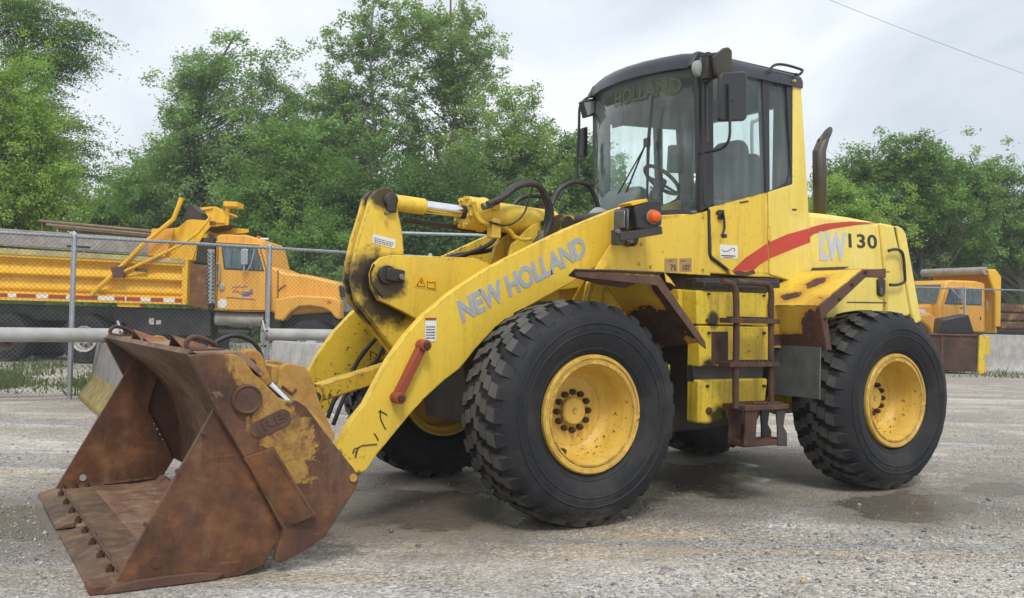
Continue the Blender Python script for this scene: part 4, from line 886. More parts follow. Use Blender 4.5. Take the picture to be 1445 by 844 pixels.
def bead(pts, r_, m, parent):
    P_ = crom(pts, 14) if len(pts) > 2 else [Vector(pts[0]).lerp(Vector(pts[1]), i/30) for i in range(31)]
    MB().tube(P_, [r_*(1+.35*math.sin(i*2.3)+rnd.uniform(-.2, .2)) for i in range(len(P_))], 6).build('weld_bead', m, parent)
bead([(5.203,1.262,0.789),(5.075,1.262,0.566),(4.955,1.262,0.378),(4.873,1.262,0.225)], .009, M_brown, BK)
bead([(4.974,1.370,0.622),(4.868,1.370,0.459),(4.757,1.370,0.291)], .007, M_bucket, BK)
bead([(5.62, -1.222, .055), (5.30, -1.222, .058), (5.0, -1.222, .075)], .010, M_brown, BK)
bead([(5.60, -1.2, .052), (5.60, 0, .053), (5.60, 1.2, .052)], .008, M_brown, BK)
bead([(3.957,0.172,1.603),(3.980,0.172,1.542),(3.963,0.172,1.469),(3.891,0.172,1.389)], .006, M_bell, LD)
# grip tread holes on the rungs are pressed studs; rear number, hood hinge and catch
MB().box((0, 0, 0), (.05, .012, .02)).build('hood_catch', M_black, LD).location = (0.298,0.645,1.656)
for q_ in [(1.511,0.780,2.076),(1.450,0.780,1.913)]: MB().box(q_, (.03, .03, .03)).build('handle_mount', M_blackp, LD, .004)
# dull hydraulic lines and a valve block seen in the gap behind the front wheel
MB().box((1.95, .40, 1.02), (.16, .10, .20)).build('valve_block', M_steel, LD, .01)
for k in range(4): MB().tube(crom([(1.95-.03*k, .46, 1.05-.05*k), (2.02, .58+.02*k, 1.0-.04*k), (2.12, .60, .86-.03*k), (2.2, .5, .7)], 6), .011, 8).build('hydraulic_line', M_hose, LD)

P('door_sill', [(1.308,1.678),(1.204,1.664),(1.054,1.678),(0.860,1.665),(0.859,1.635),(1.068,1.632),(1.278,1.636)], .655, .680, M_fend, LD, .003)
P('sill_rust', [(1.261,1.663),(1.187,1.672),(1.127,1.664),(1.036,1.684),(1.020,1.658),(1.111,1.638),(1.216,1.638)], .679, .683, M_brown, LD, 0)
P('fender_root', [(0.377,1.732),(-0.118,1.768),(0.059,1.718),(0.351,1.693)], .64, .652, M_brown, LD, .002)

for q_ in ([(4.083,0.617,0.709),(4.082,0.617,0.658),(4.062,0.617,0.615),(4.047,0.617,0.589)], [(4.096,0.617,0.697),(4.069,0.617,0.692),(4.040,0.617,0.674)], [(4.238,0.617,0.430),(4.213,0.617,0.492),(4.155,0.617,0.501),(4.100,0.617,0.502)], [(4.252,0.617,0.456),(4.244,0.617,0.481),(4.217,0.617,0.488)], [(4.120,0.617,0.567),(4.106,0.617,0.549),(4.092,0.617,0.523)]):
    strip(crom(P3v(q_), 4), .0045, M_brown, near_arm, 'rust_scratch')
sticker('warning_label', [(2.399,0.703,1.665),(2.337,0.703,1.664),(2.338,0.703,1.727),(2.400,0.703,1.729)], M_white, LD) if False else None
# ------------------------------------------------------------------ ground
def ground_mat():
    mt, n, b = mat('gravel_yard'); v = n.coord(); 
    vr = n.coord(rot=(0, 0, -SITE_ROT))                       # x along the picture's left-right wheel ruts
    nt = lambda sx, sy, sc_, d=5, r=.6, di=0: n.noise(n.new('ShaderNodeMapping', Vector=vr, Scale=(sx, sy, 1)).outputs[0], sc_, d, r, di)
    big = n.noise(v, .35, 5, .6, .3); rut = nt(.16, 1.0, .9, 5, .62, .4); rut2 = nt(.10, 1.3, 1.7, 5, .6, .3)
    c = n.ramp(n.noise(v, 1.1, 7, .68, .2), (.34, (.225, .203, .17)), (.52, (.32, .302, .27)), (.70, (.43, .417, .39)))
    c = n.mix(n.ramp(rut, (.46, 0), (.53, .95)), c, (.56, .52, .445))
    c = n.mix(n.ramp(rut2, (.52, 0), (.60, .9)), c, (.47, .36, .215))
    c = n.mix(n.ramp(nt(.12, 1.1, 1.3, 4, .55, .2), (.56, 0), (.64, .8)), c, (.64, .63, .61))
    c = n.mix(n.ramp(nt(.14, 1.2, 1.1, 5, .6, .4), (.58, 0), (.66, .7)), c, (.22, .20, .17))
    c = n.mix(n.ramp(n.noise(v, .55, 6, .66, .5), (.43, 0), (.56, .8)), c, (.26, .222, .175))
    # loose stone: two sizes of cells, each its own grey
    def cells(scale, lo, hi, amt, mask):
        vo = n.new('ShaderNodeTexVoronoi', {'feature': 'F1'}, Vector=v, Scale=scale, Randomness=1.0)
        g_ = n.sep(vo.outputs['Color'])[0]; k_ = n.math('ADD', n.math('MULTIPLY', n.math('POWER', g_, 1.3), 1.0), .55); sv = n.new('ShaderNodeVectorMath', {'operation': 'SCALE'}); n.set(sv.inputs[0], c); n.set(sv.inputs['Scale'], k_); col = n.mix(.25, sv.outputs[0], n.ramp(g_, (0, lo), (1, hi)))
        return vo, n.math('MULTIPLY', mask, amt), col
    vo1, f1, col1 = cells(48, (.17, .16, .15), (.70, .695, .68), .95, n.ramp(n.noise(v, 1.9, 5, .6), (.36, .25), (.62, 1)))
    c = n.mix(f1, c, col1)
    vo2, f2, col2 = cells(105, (.14, .13, .12), (.62, .60, .57), .8, n.ramp(n.noise(v, 2.7, 4, .6), (.35, .5), (.6, 1)))
    c = n.mix(f2, c, col2)
    c = n.mix(n.ramp(n.noise(v, 24, 4, .7), (.64, 0), (.74, .55)), c, (.47, .33, .10), ) if False else c
    # damp, packed mud under and beside the machine, shallow wet film in its lowest spots
    pos = n.sep(v)
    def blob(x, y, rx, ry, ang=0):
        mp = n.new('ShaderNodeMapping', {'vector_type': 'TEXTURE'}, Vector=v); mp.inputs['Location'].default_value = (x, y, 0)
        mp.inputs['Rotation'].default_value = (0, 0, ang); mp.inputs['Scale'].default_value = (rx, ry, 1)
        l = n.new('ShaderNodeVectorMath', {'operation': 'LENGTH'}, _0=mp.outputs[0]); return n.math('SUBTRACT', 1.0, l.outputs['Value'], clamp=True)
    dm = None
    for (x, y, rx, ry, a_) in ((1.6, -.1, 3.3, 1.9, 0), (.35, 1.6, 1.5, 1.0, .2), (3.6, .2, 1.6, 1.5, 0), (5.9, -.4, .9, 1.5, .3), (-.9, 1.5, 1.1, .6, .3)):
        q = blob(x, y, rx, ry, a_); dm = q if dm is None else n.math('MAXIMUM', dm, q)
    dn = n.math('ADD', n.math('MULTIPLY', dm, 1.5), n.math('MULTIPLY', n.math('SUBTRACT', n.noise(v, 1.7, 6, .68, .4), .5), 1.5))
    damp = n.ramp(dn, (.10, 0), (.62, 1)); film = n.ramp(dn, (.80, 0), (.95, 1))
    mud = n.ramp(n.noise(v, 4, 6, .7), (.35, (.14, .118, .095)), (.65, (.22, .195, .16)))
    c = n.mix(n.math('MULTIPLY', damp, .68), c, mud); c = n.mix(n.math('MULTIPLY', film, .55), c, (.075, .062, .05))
    n.set(b.inputs['Base Color'], c)
    n.set(b.inputs['Roughness'], n.math('SUBTRACT', n.math('SUBTRACT', .93, n.math('MULTIPLY', damp, .22)), n.math('MULTIPLY', film, .52)))
    h = n.math('ADD', n.math('MULTIPLY', vo1.outputs['Distance'], -1.0), n.math('MULTIPLY', n.noise(v, 30, 6, .8), .7))
    h = n.math('ADD', h, n.math('MULTIPLY', n.noise(v, 3, 5, .6), 1.6)); h = n.math('MULTIPLY', h, n.math('SUBTRACT', 1, n.math('MULTIPLY', film, .92)))
    n.set(b.inputs['Normal'], n.bump(h, .75, .022)); return mt
M_ground = ground_mat()
G = 250
tag(MB().add([(-G, -G, 0), (G, -G, 0), (G, G, 0), (-G, G, 0)], [(0, 1, 2, 3)]).build('ground', M_ground, smooth=False), kind='structure')
def tint_mat(name, stops, rough=.85, transl=0, bumpy=0):
    mt, n, b = mat(name); at = n.new('ShaderNodeAttribute', {'attribute_name': 'tint'})
    c = n.ramp(at.outputs['Fac'], *stops)
    if transl:
        df = n.new('ShaderNodeBsdfDiffuse', Color=c); tl = n.new('ShaderNodeBsdfTranslucent', Color=n.mix(.3, c, (.26, .40, .05)))
        gl = n.new('ShaderNodeBsdfGlossy', Color=(.5, .55, .5), Roughness=.45)
        m1 = n.new('ShaderNodeMixShader', _0=transl); n.set(m1.inputs[1], df); n.set(m1.inputs[2], tl)
        m2 = n.new('ShaderNodeMixShader', _0=.05); n.set(m2.inputs[1], m1); n.set(m2.inputs[2], gl)
        n.set(mt.node_tree.nodes['Material Output'].inputs[0], m2)
    else:
        n.set(b.inputs['Base Color'], c); b.inputs['Roughness'].default_value = rough; b.inputs['Specular IOR Level'].default_value = .3
    return mt
M_stone = tint_mat('crushed_stone', ((0, (.13, .125, .12)), (.35, (.30, .295, .29)), (.75, (.40, .40, .39)), (.92, (.54, .535, .52)), (.93, (.50, .36, .14)), (1, (.62, .46, .20))))
def stones(name, N, rng, d0, d1, s0, s1, pw, keep=None):
    g = np.random.default_rng(rng)
    d = d0+(d1-d0)*g.random(N)**pw; r = (g.random(N)-.5)*2*(.60*d+.3)
    if keep is not None:
        k = keep(r, d, g); r, d = r[k], d[k]
    n_ = len(r); s = s0+(s1-s0)*g.random(n_)**4
    X = CX+RX*r+FX*d; Y_ = CY+RY*r+FY*d
    okk = ~((X > 4.45) & (X < 5.80) & (abs(Y_) < 1.33)) & ((g.random(len(X)) < .10) | ~((X > -1.8) & (X < 4.6) & (abs(Y_-.1) < 1.75+.3*np.sin(X*2.3)))); X, Y_, s = X[okk], Y_[okk], s[okk]; n_ = len(s)
    base = np.array([(1, 0, 0), (0, 1, 0), (-1, 0, 0), (0, -1, 0), (0, 0, 1), (.0, 0, -1)], float)
    V_ = base[None]*s[:, None, None]*g.uniform(.55, 1.25, (n_, 6, 1))+g.normal(0, .22, (n_, 6, 3))*s[:, None, None]
    V_[..., 2] *= g.uniform(.45, .8, (n_, 1)); a = g.random(n_)*6.283; ca, sa = np.cos(a)[:, None], np.sin(a)[:, None]
    x, y = V_[..., 0]*ca-V_[..., 1]*sa, V_[..., 0]*sa+V_[..., 1]*ca
    V_ = np.stack([x+X[:, None], y+Y_[:, None], V_[..., 2]+s[:, None]*.22], -1)
    F = np.array([(0, 1, 4), (1, 2, 4), (2, 3, 4), (3, 0, 4), (1, 0, 5), (2, 1, 5), (3, 2, 5), (0, 3, 5)])
    Q = (F[None]+6*np.arange(n_)[:, None, None]).reshape(-1, 3); t = np.repeat(g.random(n_)*.93+(g.random(n_) > .985)*.07, 8)
    me = fast_mesh(name, V_.reshape(-1, 3), Q, M_stone, t); o = bpy.data.objects.new(name, me); COL.objects.link(o); tag(o, kind='stuff'); return o
def patchy(r, d, g):
    q = np.sin(r*1.7+1.3*np.sin(d*1.1))+np.sin(d*2.9+r*.6)+.6*np.sin(r*5.1+d*3)
    right = ((r > .2) & (d < 6.2)); return g.random(len(r)) < np.where(right, .95, np.clip(.35+.35*q, .06, 1))
tag(stones('loose_gravel', 60000, 3, 3.2, 11.5, .0035, .013, 1.5, patchy), 'loose grey crushed stone scattered over the yard in front of the loader', 'gravel')
tag(stones('loose_stones', 5200, 5, 3.4, 11, .007, .024, 1.2, lambda r, d, g: g.random(len(r)) < np.where((r > .5) & (d < 7.5), .8, .22)), 'bigger pale stones lying among the fine gravel', 'stones')
# ------------------------------------------------------------------ grass and weeds at the fence
M_grass = tint_mat('grass_blades', ((0, (.05, .085, .02)), (.5, (.085, .13, .035)), (.8, (.13, .16, .05)), (1, (.24, .22, .10))), transl=.35)
def grass(name, N, seed, areas, hmin, hmax):
    g = np.random.default_rng(seed); V_ = []; 
    ar = np.array(areas); wt = ar[:, 4]/ar[:, 4].sum(); k = g.choice(len(ar), N, p=wt)
    r = ar[k, 0]+(ar[k, 1]-ar[k, 0])*g.random(N); d = ar[k, 2]+(ar[k, 3]-ar[k, 2])*g.random(N)
    cl = np.sin(r*3.1+d)+np.sin(r*1.3-d*2.2)+.5*np.sin(r*7); keep = g.random(N) < np.clip(.45+.4*cl, .08, 1); r, d, cl = r[keep], d[keep], cl[keep]; N = len(r)
    h = (hmin+(hmax-hmin)*g.random(N)**2)*np.clip(.7+.3*cl, .4, 1.4); a = g.random(N)*6.283; w_ = .006+.012*g.random(N)
    X = CX+RX*r+FX*d; Y_ = CY+RY*r+FY*d; lx, ly = g.normal(0, .35, N)*h, g.normal(0, .35, N)*h
    c, s = np.cos(a)*w_, np.sin(a)*w_; z = np.zeros(N)
    P_ = np.stack([np.stack([X-c, Y_-s, z], -1), np.stack([X+c, Y_+s, z], -1), np.stack([X+c*.8+lx*.5, Y_+s*.8+ly*.5, h*.6], -1), np.stack([X+lx, Y_+ly, h], -1)], 1)
    Q = (np.array([[0, 1, 2, 3]])[None]+4*np.arange(N)[:, None, None]).reshape(-1, 4)
    me = fast_mesh(name, P_.reshape(-1, 3), Q, M_grass, g.random(N)); o = bpy.data.objects.new(name, me); COL.objects.link(o); tag(o, kind='stuff'); return o
tag(grass('grass', 42000, 11, [(-11, -4.4, 13.4, 16.5, 3), (-12, 5, 16.5, 21, 2.2), (9, 15.5, 23.5, 26.5, .35), (-13, 22, 27, 33, 2)], .03, .22), 'patchy green grass and weeds growing along the chain link fence', 'grass')
# ------------------------------------------------------------------ chain link fences
def fence(label, p0, p1, posts, H, group, meshed=True, rail_r=.024, n_=None):
    A, B = S(*p0), S(*p1); d_ = (B-A); L = d_.length; ang = math.atan2(d_.y, d_.x)
    E_ = empty('chain_link_fence', A, ang); tag(E_, label, 'fence', group)
    first = None
    for t in posts:
        if first is None:
            first = MB().tube([(0, 0, 0), (0, 0, H+.03)], .036, 12).tube([(0, 0, H+.02), (0, 0, H+.05), (0, 0, H+.07)], [.04, .034, .005], 12).build('fence_post', M_galv, E_); o = first
        else: o = first.copy(); COL.objects.link(o)
        o.location = (t, 0, 0)
    MB().tube([(0, 0, H), (L, 0, H)], rail_r, 10).build('top_rail', M_galv, E_)
    MB().tube([(0, -.03, .06), (L, -.03, .06)], .004, 5).build('tension_wire', M_wire, E_)
    if meshed:
        V_ = []; Q = []; s_ = .066; hgt = H-.02; r_ = .0018
        n0 = int((L+hgt)/s_)
        for k in range(-int(hgt/s_), int(L/s_)+int(hgt/s_)+1):
            for sg in (1, -1):
                x0 = k*s_; x1 = x0+sg*hgt; a0, z0, a1, z1 = x0, .04, x1, .04+hgt
                for (lo, hi) in ((0, L),):
                    if max(a0, a1) < lo or min(a0, a1) > hi: a0 = None; break
                    if a0 < lo: z0 += (lo-a0)*sg; a0 = lo
                    if a0 > hi: z0 += (hi-a0)*sg; a0 = hi
                    if a1 < lo: z1 += (lo-a1)*sg; a1 = lo
                    if a1 > hi: z1 += (hi-a1)*sg; a1 = hi
                if a0 is None or z1-z0 < .03: continue
                o_ = len(V_); yy = -.03+sg*.002; dx = r_*1.4
                V_ += [(a0-dx, yy, z0), (a0+dx, yy, z0), (a0, yy-r_*1.6, z0), (a1-dx, yy, z1), (a1+dx, yy, z1), (a1, yy-r_*1.6, z1)]
                Q += [(o_, o_+1, o_+4, o_+3), (o_+1, o_+2, o_+5, o_+4), (o_+2, o_, o_+3, o_+5)]
        # knuckles along the top and bottom selvage
        me = fast_mesh('wire_mesh', V_, Q, M_wire); o = bpy.data.objects.new('wire_mesh', me); COL.objects.link(o); o.parent = E_; o['kind'] = 'stuff'
        kn = MB()
        for k in range(int(L/s_)): kn.bar((k*s_, -.03, H-.02), (k*s_+.004, -.03, H+.035), .005, .005)
        o = kn.build('wire_knuckles', M_wire, E_, smooth=False); o['kind'] = 'stuff'
    return E_
fa0, fdir, flen = (-6.8-4.23*1.3, 12.3-2.5*1.3), (4.23, 2.5), 4.914
fence('galvanised chain link fence in front of the long yellow dump truck', fa0, (-6.8+4.23*1.28, 12.3+2.5*1.28), [(1.3+.18+.55*k)*flen for k in range(-2, 3)], 2.24, None)
fence('chain link fence in front of the crew cab truck at the right', (7.2, 26.9), (21, 28.9), [(1361-722)*0+.0+x for x in (.4, 6.45, 12.4)], 2.42, None)
# taller pipe frame of a gate seen behind the tilt cylinder
GF = empty('gate_frame', S(-2.2, 16.2), SITE_ROT+.02); tag(GF, 'tall galvanised pipe gate frame standing behind the tilt cylinder', 'gate')
MB().tube([(-.15, 0, 2.70), (4.2, 0, 2.68)], .026, 10).build('top_rail', M_galv, GF)
for x in (-.12, 1.70, 4.15): MB().tube([(x, 0, 0), (x, 0, 2.70)], .022, 10).build('fence_post', M_galv, GF)
# ------------------------------------------------------------------ barriers and pipes
def jersey(label, p0, ang, L, H, m, group='concrete barriers of the yard'):
    E_ = empty('concrete_barrier', S(*p0), SITE_ROT+ang); tag(E_, label, 'barrier', group)
    w_ = .30
    pr_ = [(-w_, 0), (-w_, .07), (-.15, .28), (-.085, H-.02), (-.07, H), (.07, H), (.085, H-.02), (.15, .28), (w_, .07), (w_, 0)]
    MB().prism(pr_, 0, L, 'x').build('barrier_body', m, E_, .012); return E_
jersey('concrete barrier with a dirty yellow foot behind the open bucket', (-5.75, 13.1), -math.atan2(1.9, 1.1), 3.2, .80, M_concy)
jersey('plain pale concrete barrier under the short flanged pipe', (-3.35, 13.3), -math.atan2(.95, 1.0), 3.2, .86, M_conc)
jb = jersey('weathered concrete barrier with a yellow painted end at the far right', (13.36, 26.35), -.02, 3.1, 1.08, M_conc)
jersey('second concrete barrier continuing beyond the one with the yellow end', (16.5, 26.3), -.02, 3.1, 1.08, M_conc)
M_yend = painted('yellow_end_paint', (.72, .52, .04), chip=.7, dirt=.4, edge=.03)
MB().box((-.01, 0, .56), (.03, .30, .98)).box((.08, -.115, .60), (.20, .03, .85)).build('yellow_end_plate', M_yend, jb, .02)
# rusty steel box beam with a black bin on it
rb = empty('rusty_steel_box', S(11.05, 25.6), SITE_ROT); tag(rb, 'rusty brown steel box standing between the loader wheel and the barrier', 'steel box')
MB().box((.55, 0, .57), (2.05, .9, 1.0)).build('box_shell', M_rustl, rb, .02)
MB().box((.55, -.46, 1.06), (2.12, .08, .05)).box((.62, -.455, .55), (.06, .05, .98)).build('box_flange', M_brown, rb, .005)
MB().prism([(1.585, 0), (1.60, 1.05), (1.72, 1.06), (1.80, .9), (1.76, .5), (1.82, .1), (1.78, 0)], -.5, -.42).build('yellow_end_plate', M_yend, rb, .01)
kb = empty('black_bin', S(12.3, 25.7, 1.087), SITE_ROT); tag(kb, 'black plastic bin lying on top of the rusty steel box', 'bin')
MB().add([(-.62, -.35, 0), (.36, -.35, 0), (.42, .3, 0), (-.5, .3, 0), (-.55, -.38, .36), (.16, -.40, .52), (.30, .32, .56), (-.45, .32, .4)], [(0, 1, 5, 4), (1, 2, 6, 5), (2, 3, 7, 6), (3, 0, 4, 7), (4, 5, 6, 7), (3, 2, 1, 0)]).build('bin_body', M_blackp, kb, .02)
def pipe(label, p0, p1, z, rad_, flange):
    A, B = S(*p0, z), S(*p1, z); E_ = empty('steel_pipe', A, math.atan2(B.y-A.y, B.x-A.x)); tag(E_, label, 'pipe', 'grey light poles lying on the barriers')
    L = (B-A).length; MB().tube([(0, 0, 0), (L*.5, 0, 0), (L, 0, 0)], rad_, 28).build('pole_shaft', M_pipe, E_)
    fx = 0 if flange < 0 else L
    MB().box((fx, 0, 0), (.025, .30, .30), Matrix.Rotation(.5, 3, 'X')).tube([(fx-.05*flange, 0, 0), (fx-.10*flange, 0, 0)], rad_*1.15, 28).build('base_flange', M_pipe, E_, .006)
    for k in range(4):
        a = k*math.pi/2+.5+math.pi/4; MB().tube([(fx-.03, .175*math.cos(a), .175*math.sin(a)), (fx+.05, .175*math.cos(a), .175*math.sin(a))], .014, 6).build('flange_bolt', M_bolt, E_)
    return E_
pipe('long grey steel pole lying on the yellow footed barrier at the left', (-9.0, 10.0), (-5.38, 12.72), .90, .095, 1)
pipe('short grey pole with square base plate lying on the pale barrier', (-3.57, 13.35), (-.6, 14.6), .945, .085, -1)
# ------------------------------------------------------------------ the long dump truck behind the fence
T1 = empty('dump_truck', S(-9.0, 20.8), SITE_ROT); tag(T1, 'long orange yellow dump truck with spreader frame parked behind the chain link fence', 'dump truck')
def PT(name, pts, y0, y1, m, parent=T1, bevel=.01): return MB().prism(pts, y0, y1).build(name, m, parent, bevel)
cor = [(-4.379,1.386),(1.691,1.375),(1.661,2.376),(-4.421,2.586)]
BLc, BRc, TRc, TLc = cor
prof_ = [(0, -.02), (.0, -.06), (.155, -.06), (.16, .04), (.20, .09), (.235, .02), (.27, .01), (.29, .10), (.50, .15), (.515, -.01), (.55, -.04), (.60, .04), (.80, .15), (.845, .14), (.86, -.05), (1.0, -.06), (1.0, .16), (.5, .22), (0, .16)]
vs = []
for (bl_, tl_) in ((BLc, TLc), (BRc, TRc)):
    vs += [(bl_[0]+(tl_[0]-bl_[0])*t, y, bl_[1]+(tl_[1]-bl_[1])*t) for t, y in prof_]
n_ = len(prof_)
bx_ = MB().add(vs, [(i, (i+1) % n_, (i+1) % n_+n_, i+n_) for i in range(n_)]+[tuple(range(n_)), tuple(range(2*n_-1, n_-1, -1))]).build('box_side', M_box, T1, .006, smooth=False)
MB().add([(x, y+2.3, z) for x, y, z in vs], [(i, (i+1) % n_, (i+1) % n_+n_, i+n_) for i in range(n_)]+[tuple(range(n_)), tuple(range(2*n_-1, n_-1, -1))]).build('box_side', M_box, T1, smooth=False)
PT('box_floor', [BLc, BRc, (BRc[0], BRc[1]+.12), (BLc[0], BLc[1]+.12)], .12, 2.3, M_tunder)
PT('box_lip', [(-4.422,2.618),(1.660,2.400),(1.663,2.297),(-4.417,2.475)], -.075, -.055, M_lip, T1, .004)
PT('box_front_wall', [(1.595,1.373),(1.722,1.376),(1.724,2.394),(1.597,2.391)], -.03, 2.35, M_box)
for (u0, u1, k) in ((-95,-70,1),(-58,-40,0),(-28,-8,1),(-2,14,0),(16,32,1),(38,54,0),(56,78,1),(80,96,0)): pass
def band(ua, ub, m, name):
    (x0, z0), (x1, z1) = ua, ub
    MB().add([(x0, -.062, z0), (x1, -.062, z1), (x1, -.062, z1+.085), (x0, -.062, z0+.085), (x0, -.066, z0), (x1, -.066, z1), (x1, -.066, z1+.085), (x0, -.066, z0+.085)], [(4, 5, 6, 7), (0, 1, 5, 4), (1, 2, 6, 5), (2, 3, 7, 6), (3, 0, 4, 7)]).build(name, m, bx_, smooth=False)
rp = [(-3.905,1.461),(-3.460,1.458),(-3.190,1.458),(-2.745,1.454),(-2.522,1.453),(-2.268,1.452),(-2.077,1.450),(-1.632,1.446),(-1.362,1.445),(-0.965,1.441),(-0.885,1.441),(-0.250,1.435),(0.116,1.434),(0.354,1.432),(0.386,1.431),(0.704,1.429),(0.926,1.426),(1.213,1.423),(1.467,1.421),(1.626,1.421)]
for k in range(0, len(rp)-1): band(rp[k], rp[k+1], M_red if k % 2 == 0 else M_white, 'reflector_strip')
PT('side_board', [(-4.426,2.730),(0.782,2.515),(0.883,2.868),(-4.439,3.112)], .55, .60, M_pale); PT('side_board', [(-4.427,2.761),(0.782,2.515),(0.883,2.868),(-4.439,3.112)], 1.9, 1.95, M_pale)
PT('board_trim', [(-1.275,2.691),(-0.734,2.671),(-0.732,2.624),(-1.273,2.643)], .535, .55, M_dark)
for k, (v0, v1, dy) in enumerate(((311, 326, .9), (314, 329, 1.0), (317, 331, .85), (309.5, 325, 1.15))):
    a_ = [(-2.119,3.213),(0.640,3.022)]
    p0_, p1_ = Vector((a_[0][0]+.1*k, dy, a_[0][1]-.045*k+.05)), Vector((a_[1][0]-.05*k, dy, a_[1][1]-.04*k+.05))
    MB().tube([p0_, p1_], .035, 6).build('timber_pole', M_timber, T1, smooth=False)
MB().bar([(-2.118,3.165)][0][:1]+(.9,)+[(-2.118,3.165)][0][1:], [(-2.013,3.359)][0][:1]+(.9,)+[(-2.013,3.359)][0][1:], .05, .05).build('board_stake', M_timber, T1) if False else None
X3 = lambda pts, y: [(a_, y, b_) for a_, b_ in pts]
MB().tube(X3([(0.604,3.132),(0.643,2.894)], .95), .03, 8).tube(X3([(-2.089,3.262),(-2.049,3.007)], .95), .02, 8).build('pole_clamp', M_timber, T1)
# spreader frame over the cab
PT('spreader_plate', [(1.681,3.317),(2.446,3.286),(2.448,3.207),(2.258,3.170),(2.115,3.167),(2.008,3.037),(1.826,2.730),(1.711,2.314),(1.250,2.303),(0.767,2.483),(0.893,3.059),(1.384,3.126),(1.570,3.298)], .25, .29, M_box, T1, .006)
PT('spreader_plate', [(1.681,3.317),(2.446,3.286),(2.448,3.207),(2.258,3.170),(2.115,3.167),(2.008,3.037),(1.826,2.730),(1.711,2.314),(1.250,2.303),(0.767,2.483),(0.893,3.059),(1.384,3.126),(1.570,3.298)], 2.1, 2.14, M_box, T1, .006)
PT('spreader_back', [(0.845,3.074),(1.338,3.085),(1.238,2.701),(1.150,2.444),(0.752,2.467)], .10, .18, M_oyel, T1, .006)
PT('hopper_lid', [(1.590,3.697),(1.835,3.496),(2.110,3.358),(2.001,3.244),(1.661,3.173),(1.428,3.247)], .3, 2.1, M_dark, T1, .01)
PT('pivot_plate', [(1.928,3.593),(2.229,3.616),(2.374,3.556),(2.458,3.430),(2.463,3.239),(2.145,3.248),(2.045,3.405)], .2, .30, M_box, T1, .01)
PT('beacon_box', [(2.433,3.733),(2.752,3.724),(2.755,3.612),(2.436,3.613)], .1, .6, M_box, T1, .012); PT('beacon_post', [(2.436,3.621),(2.516,3.623),(2.512,3.208),(2.432,3.206)], .25, .33, M_box, T1, .008)
PT('lid_rail', [(1.896,3.577),(2.166,3.615),(2.183,3.567),(1.930,3.514)], .15, 2.1, M_box, T1, .006)
MB().tube(X3([(1.572,3.761),(1.396,3.278),(0.760,2.722),(0.205,2.136),(-0.365,1.566)], -.10), [.055, .05, .05, .05, .05], 10).build('support_strut', M_box, T1)
MB().tube(X3([(2.231,3.345),(1.977,3.005),(1.650,2.742),(0.914,2.359),(0.178,2.008)], -.12), .035, 10).build('support_strut', M_box, T1)
MB().tube(X3([(1.572,3.761),(1.280,3.435),(1.097,3.144),(1.012,2.791)], 2.0), .05, 8).build('support_strut', M_box, T1)
PT('strut_clamp', [(0.046,2.164),(0.362,2.203),(0.338,1.948),(0.116,1.943)], -.16, -.05, M_brown, T1, .006)
PT('latch_plate', [(0.554,2.176),(0.809,2.150),(0.811,2.086),(0.556,2.096)], -.08, -.03, M_brown, T1, .004)
PT('marker_lamp', [(2.176,3.264),(2.287,3.267),(2.290,3.171),(2.179,3.169)], -.02, .08, M_orangep, T1, .01)
PT('tool_box', [(0.163,1.435),(0.672,1.431),(0.676,1.288),(0.168,1.292)], -.02, .3, M_box, T1, .01)
M_rsheet = rusty('rusty_guard_sheet', ((.07, .03, .015), (.18, .075, .025), (.36, .17, .05)), dusta=.3)
PT('exhaust_guard', [(1.711,2.298),(2.141,2.276),(2.154,1.290),(1.707,1.344)], .15, .2, M_rsheet); PT('air_cleaner', [(1.820,2.905),(2.266,2.916),(2.267,2.311),(1.759,2.299)], .3, 1.0, M_dark, T1, .05)
MB().tube(X3([(2.218,2.628),(2.253,1.420)], .02), .085, 16).build('exhaust_shield', M_galv, T1)
hole = None
for a_, b_ in [(2.172,2.563),(2.268,2.549)]:
    for k in range(13):
        for h_ in (0, .5):
            o = hole.copy() if hole else MB().box((0, 0, 0), (.045, .01, .035)).build('shield_hole', M_black, T1, smooth=False)
            if hole: COL.objects.link(o)
            hole = o; o.location = (a_+(.045 if h_ else 0), -.068 if h_ else -.05, b_-.088*k-.044*(1 if h_ else 0))
MB().tube(X3([(2.200,2.978),(2.249,1.293)], .08), .06, 14).build('exhaust_stack', M_dark, T1)
# cab and hood
cabp = [(2.296,2.948),(2.407,2.983),(2.980,2.980),(3.252,2.907),(3.335,2.781),(3.477,2.259),(3.512,2.148),(3.521,1.258),(2.933,1.245),(2.282,1.262)]
cabt = MB().prism(cabp, .12, 2.28).build('truck_cab', M_oyel, T1, .03)
doorp = [(2.350,2.742),(3.289,2.716),(3.447,2.210),(3.456,1.289),(2.361,1.279)]
PT('truck_door', doorp, .10, .14, M_oyel, T1, .008)
wnd = [(2.447,2.689),(3.211,2.667),(3.376,2.193),(2.524,2.221)]
wn = PT('window', wnd, .085, .11, M_tglass, T1, 0); PT('window_frame', [(2.972,2.677),(3.020,2.678),(3.049,2.201),(3.002,2.200)], .07, .11, M_black, T1)
PT('window_seal', [(2.423,2.712),(3.226,2.691),(3.400,2.170),(2.501,2.192)], .09, .095, M_black, T1, 0)
PT('drip_rail', [(2.300,2.821),(3.271,2.787),(3.288,2.756),(2.301,2.789)], .06, .12, M_oyel, T1, .006)
hoodp = [(3.492,2.307),(3.620,2.262),(3.830,2.164),(4.339,2.120),(4.947,1.990),(5.044,1.929),(5.100,1.612),(5.077,1.294),(3.856,1.187),(3.521,1.242)]
PT('truck_hood', hoodp, .25, 2.15, M_oyel, T1, .06)
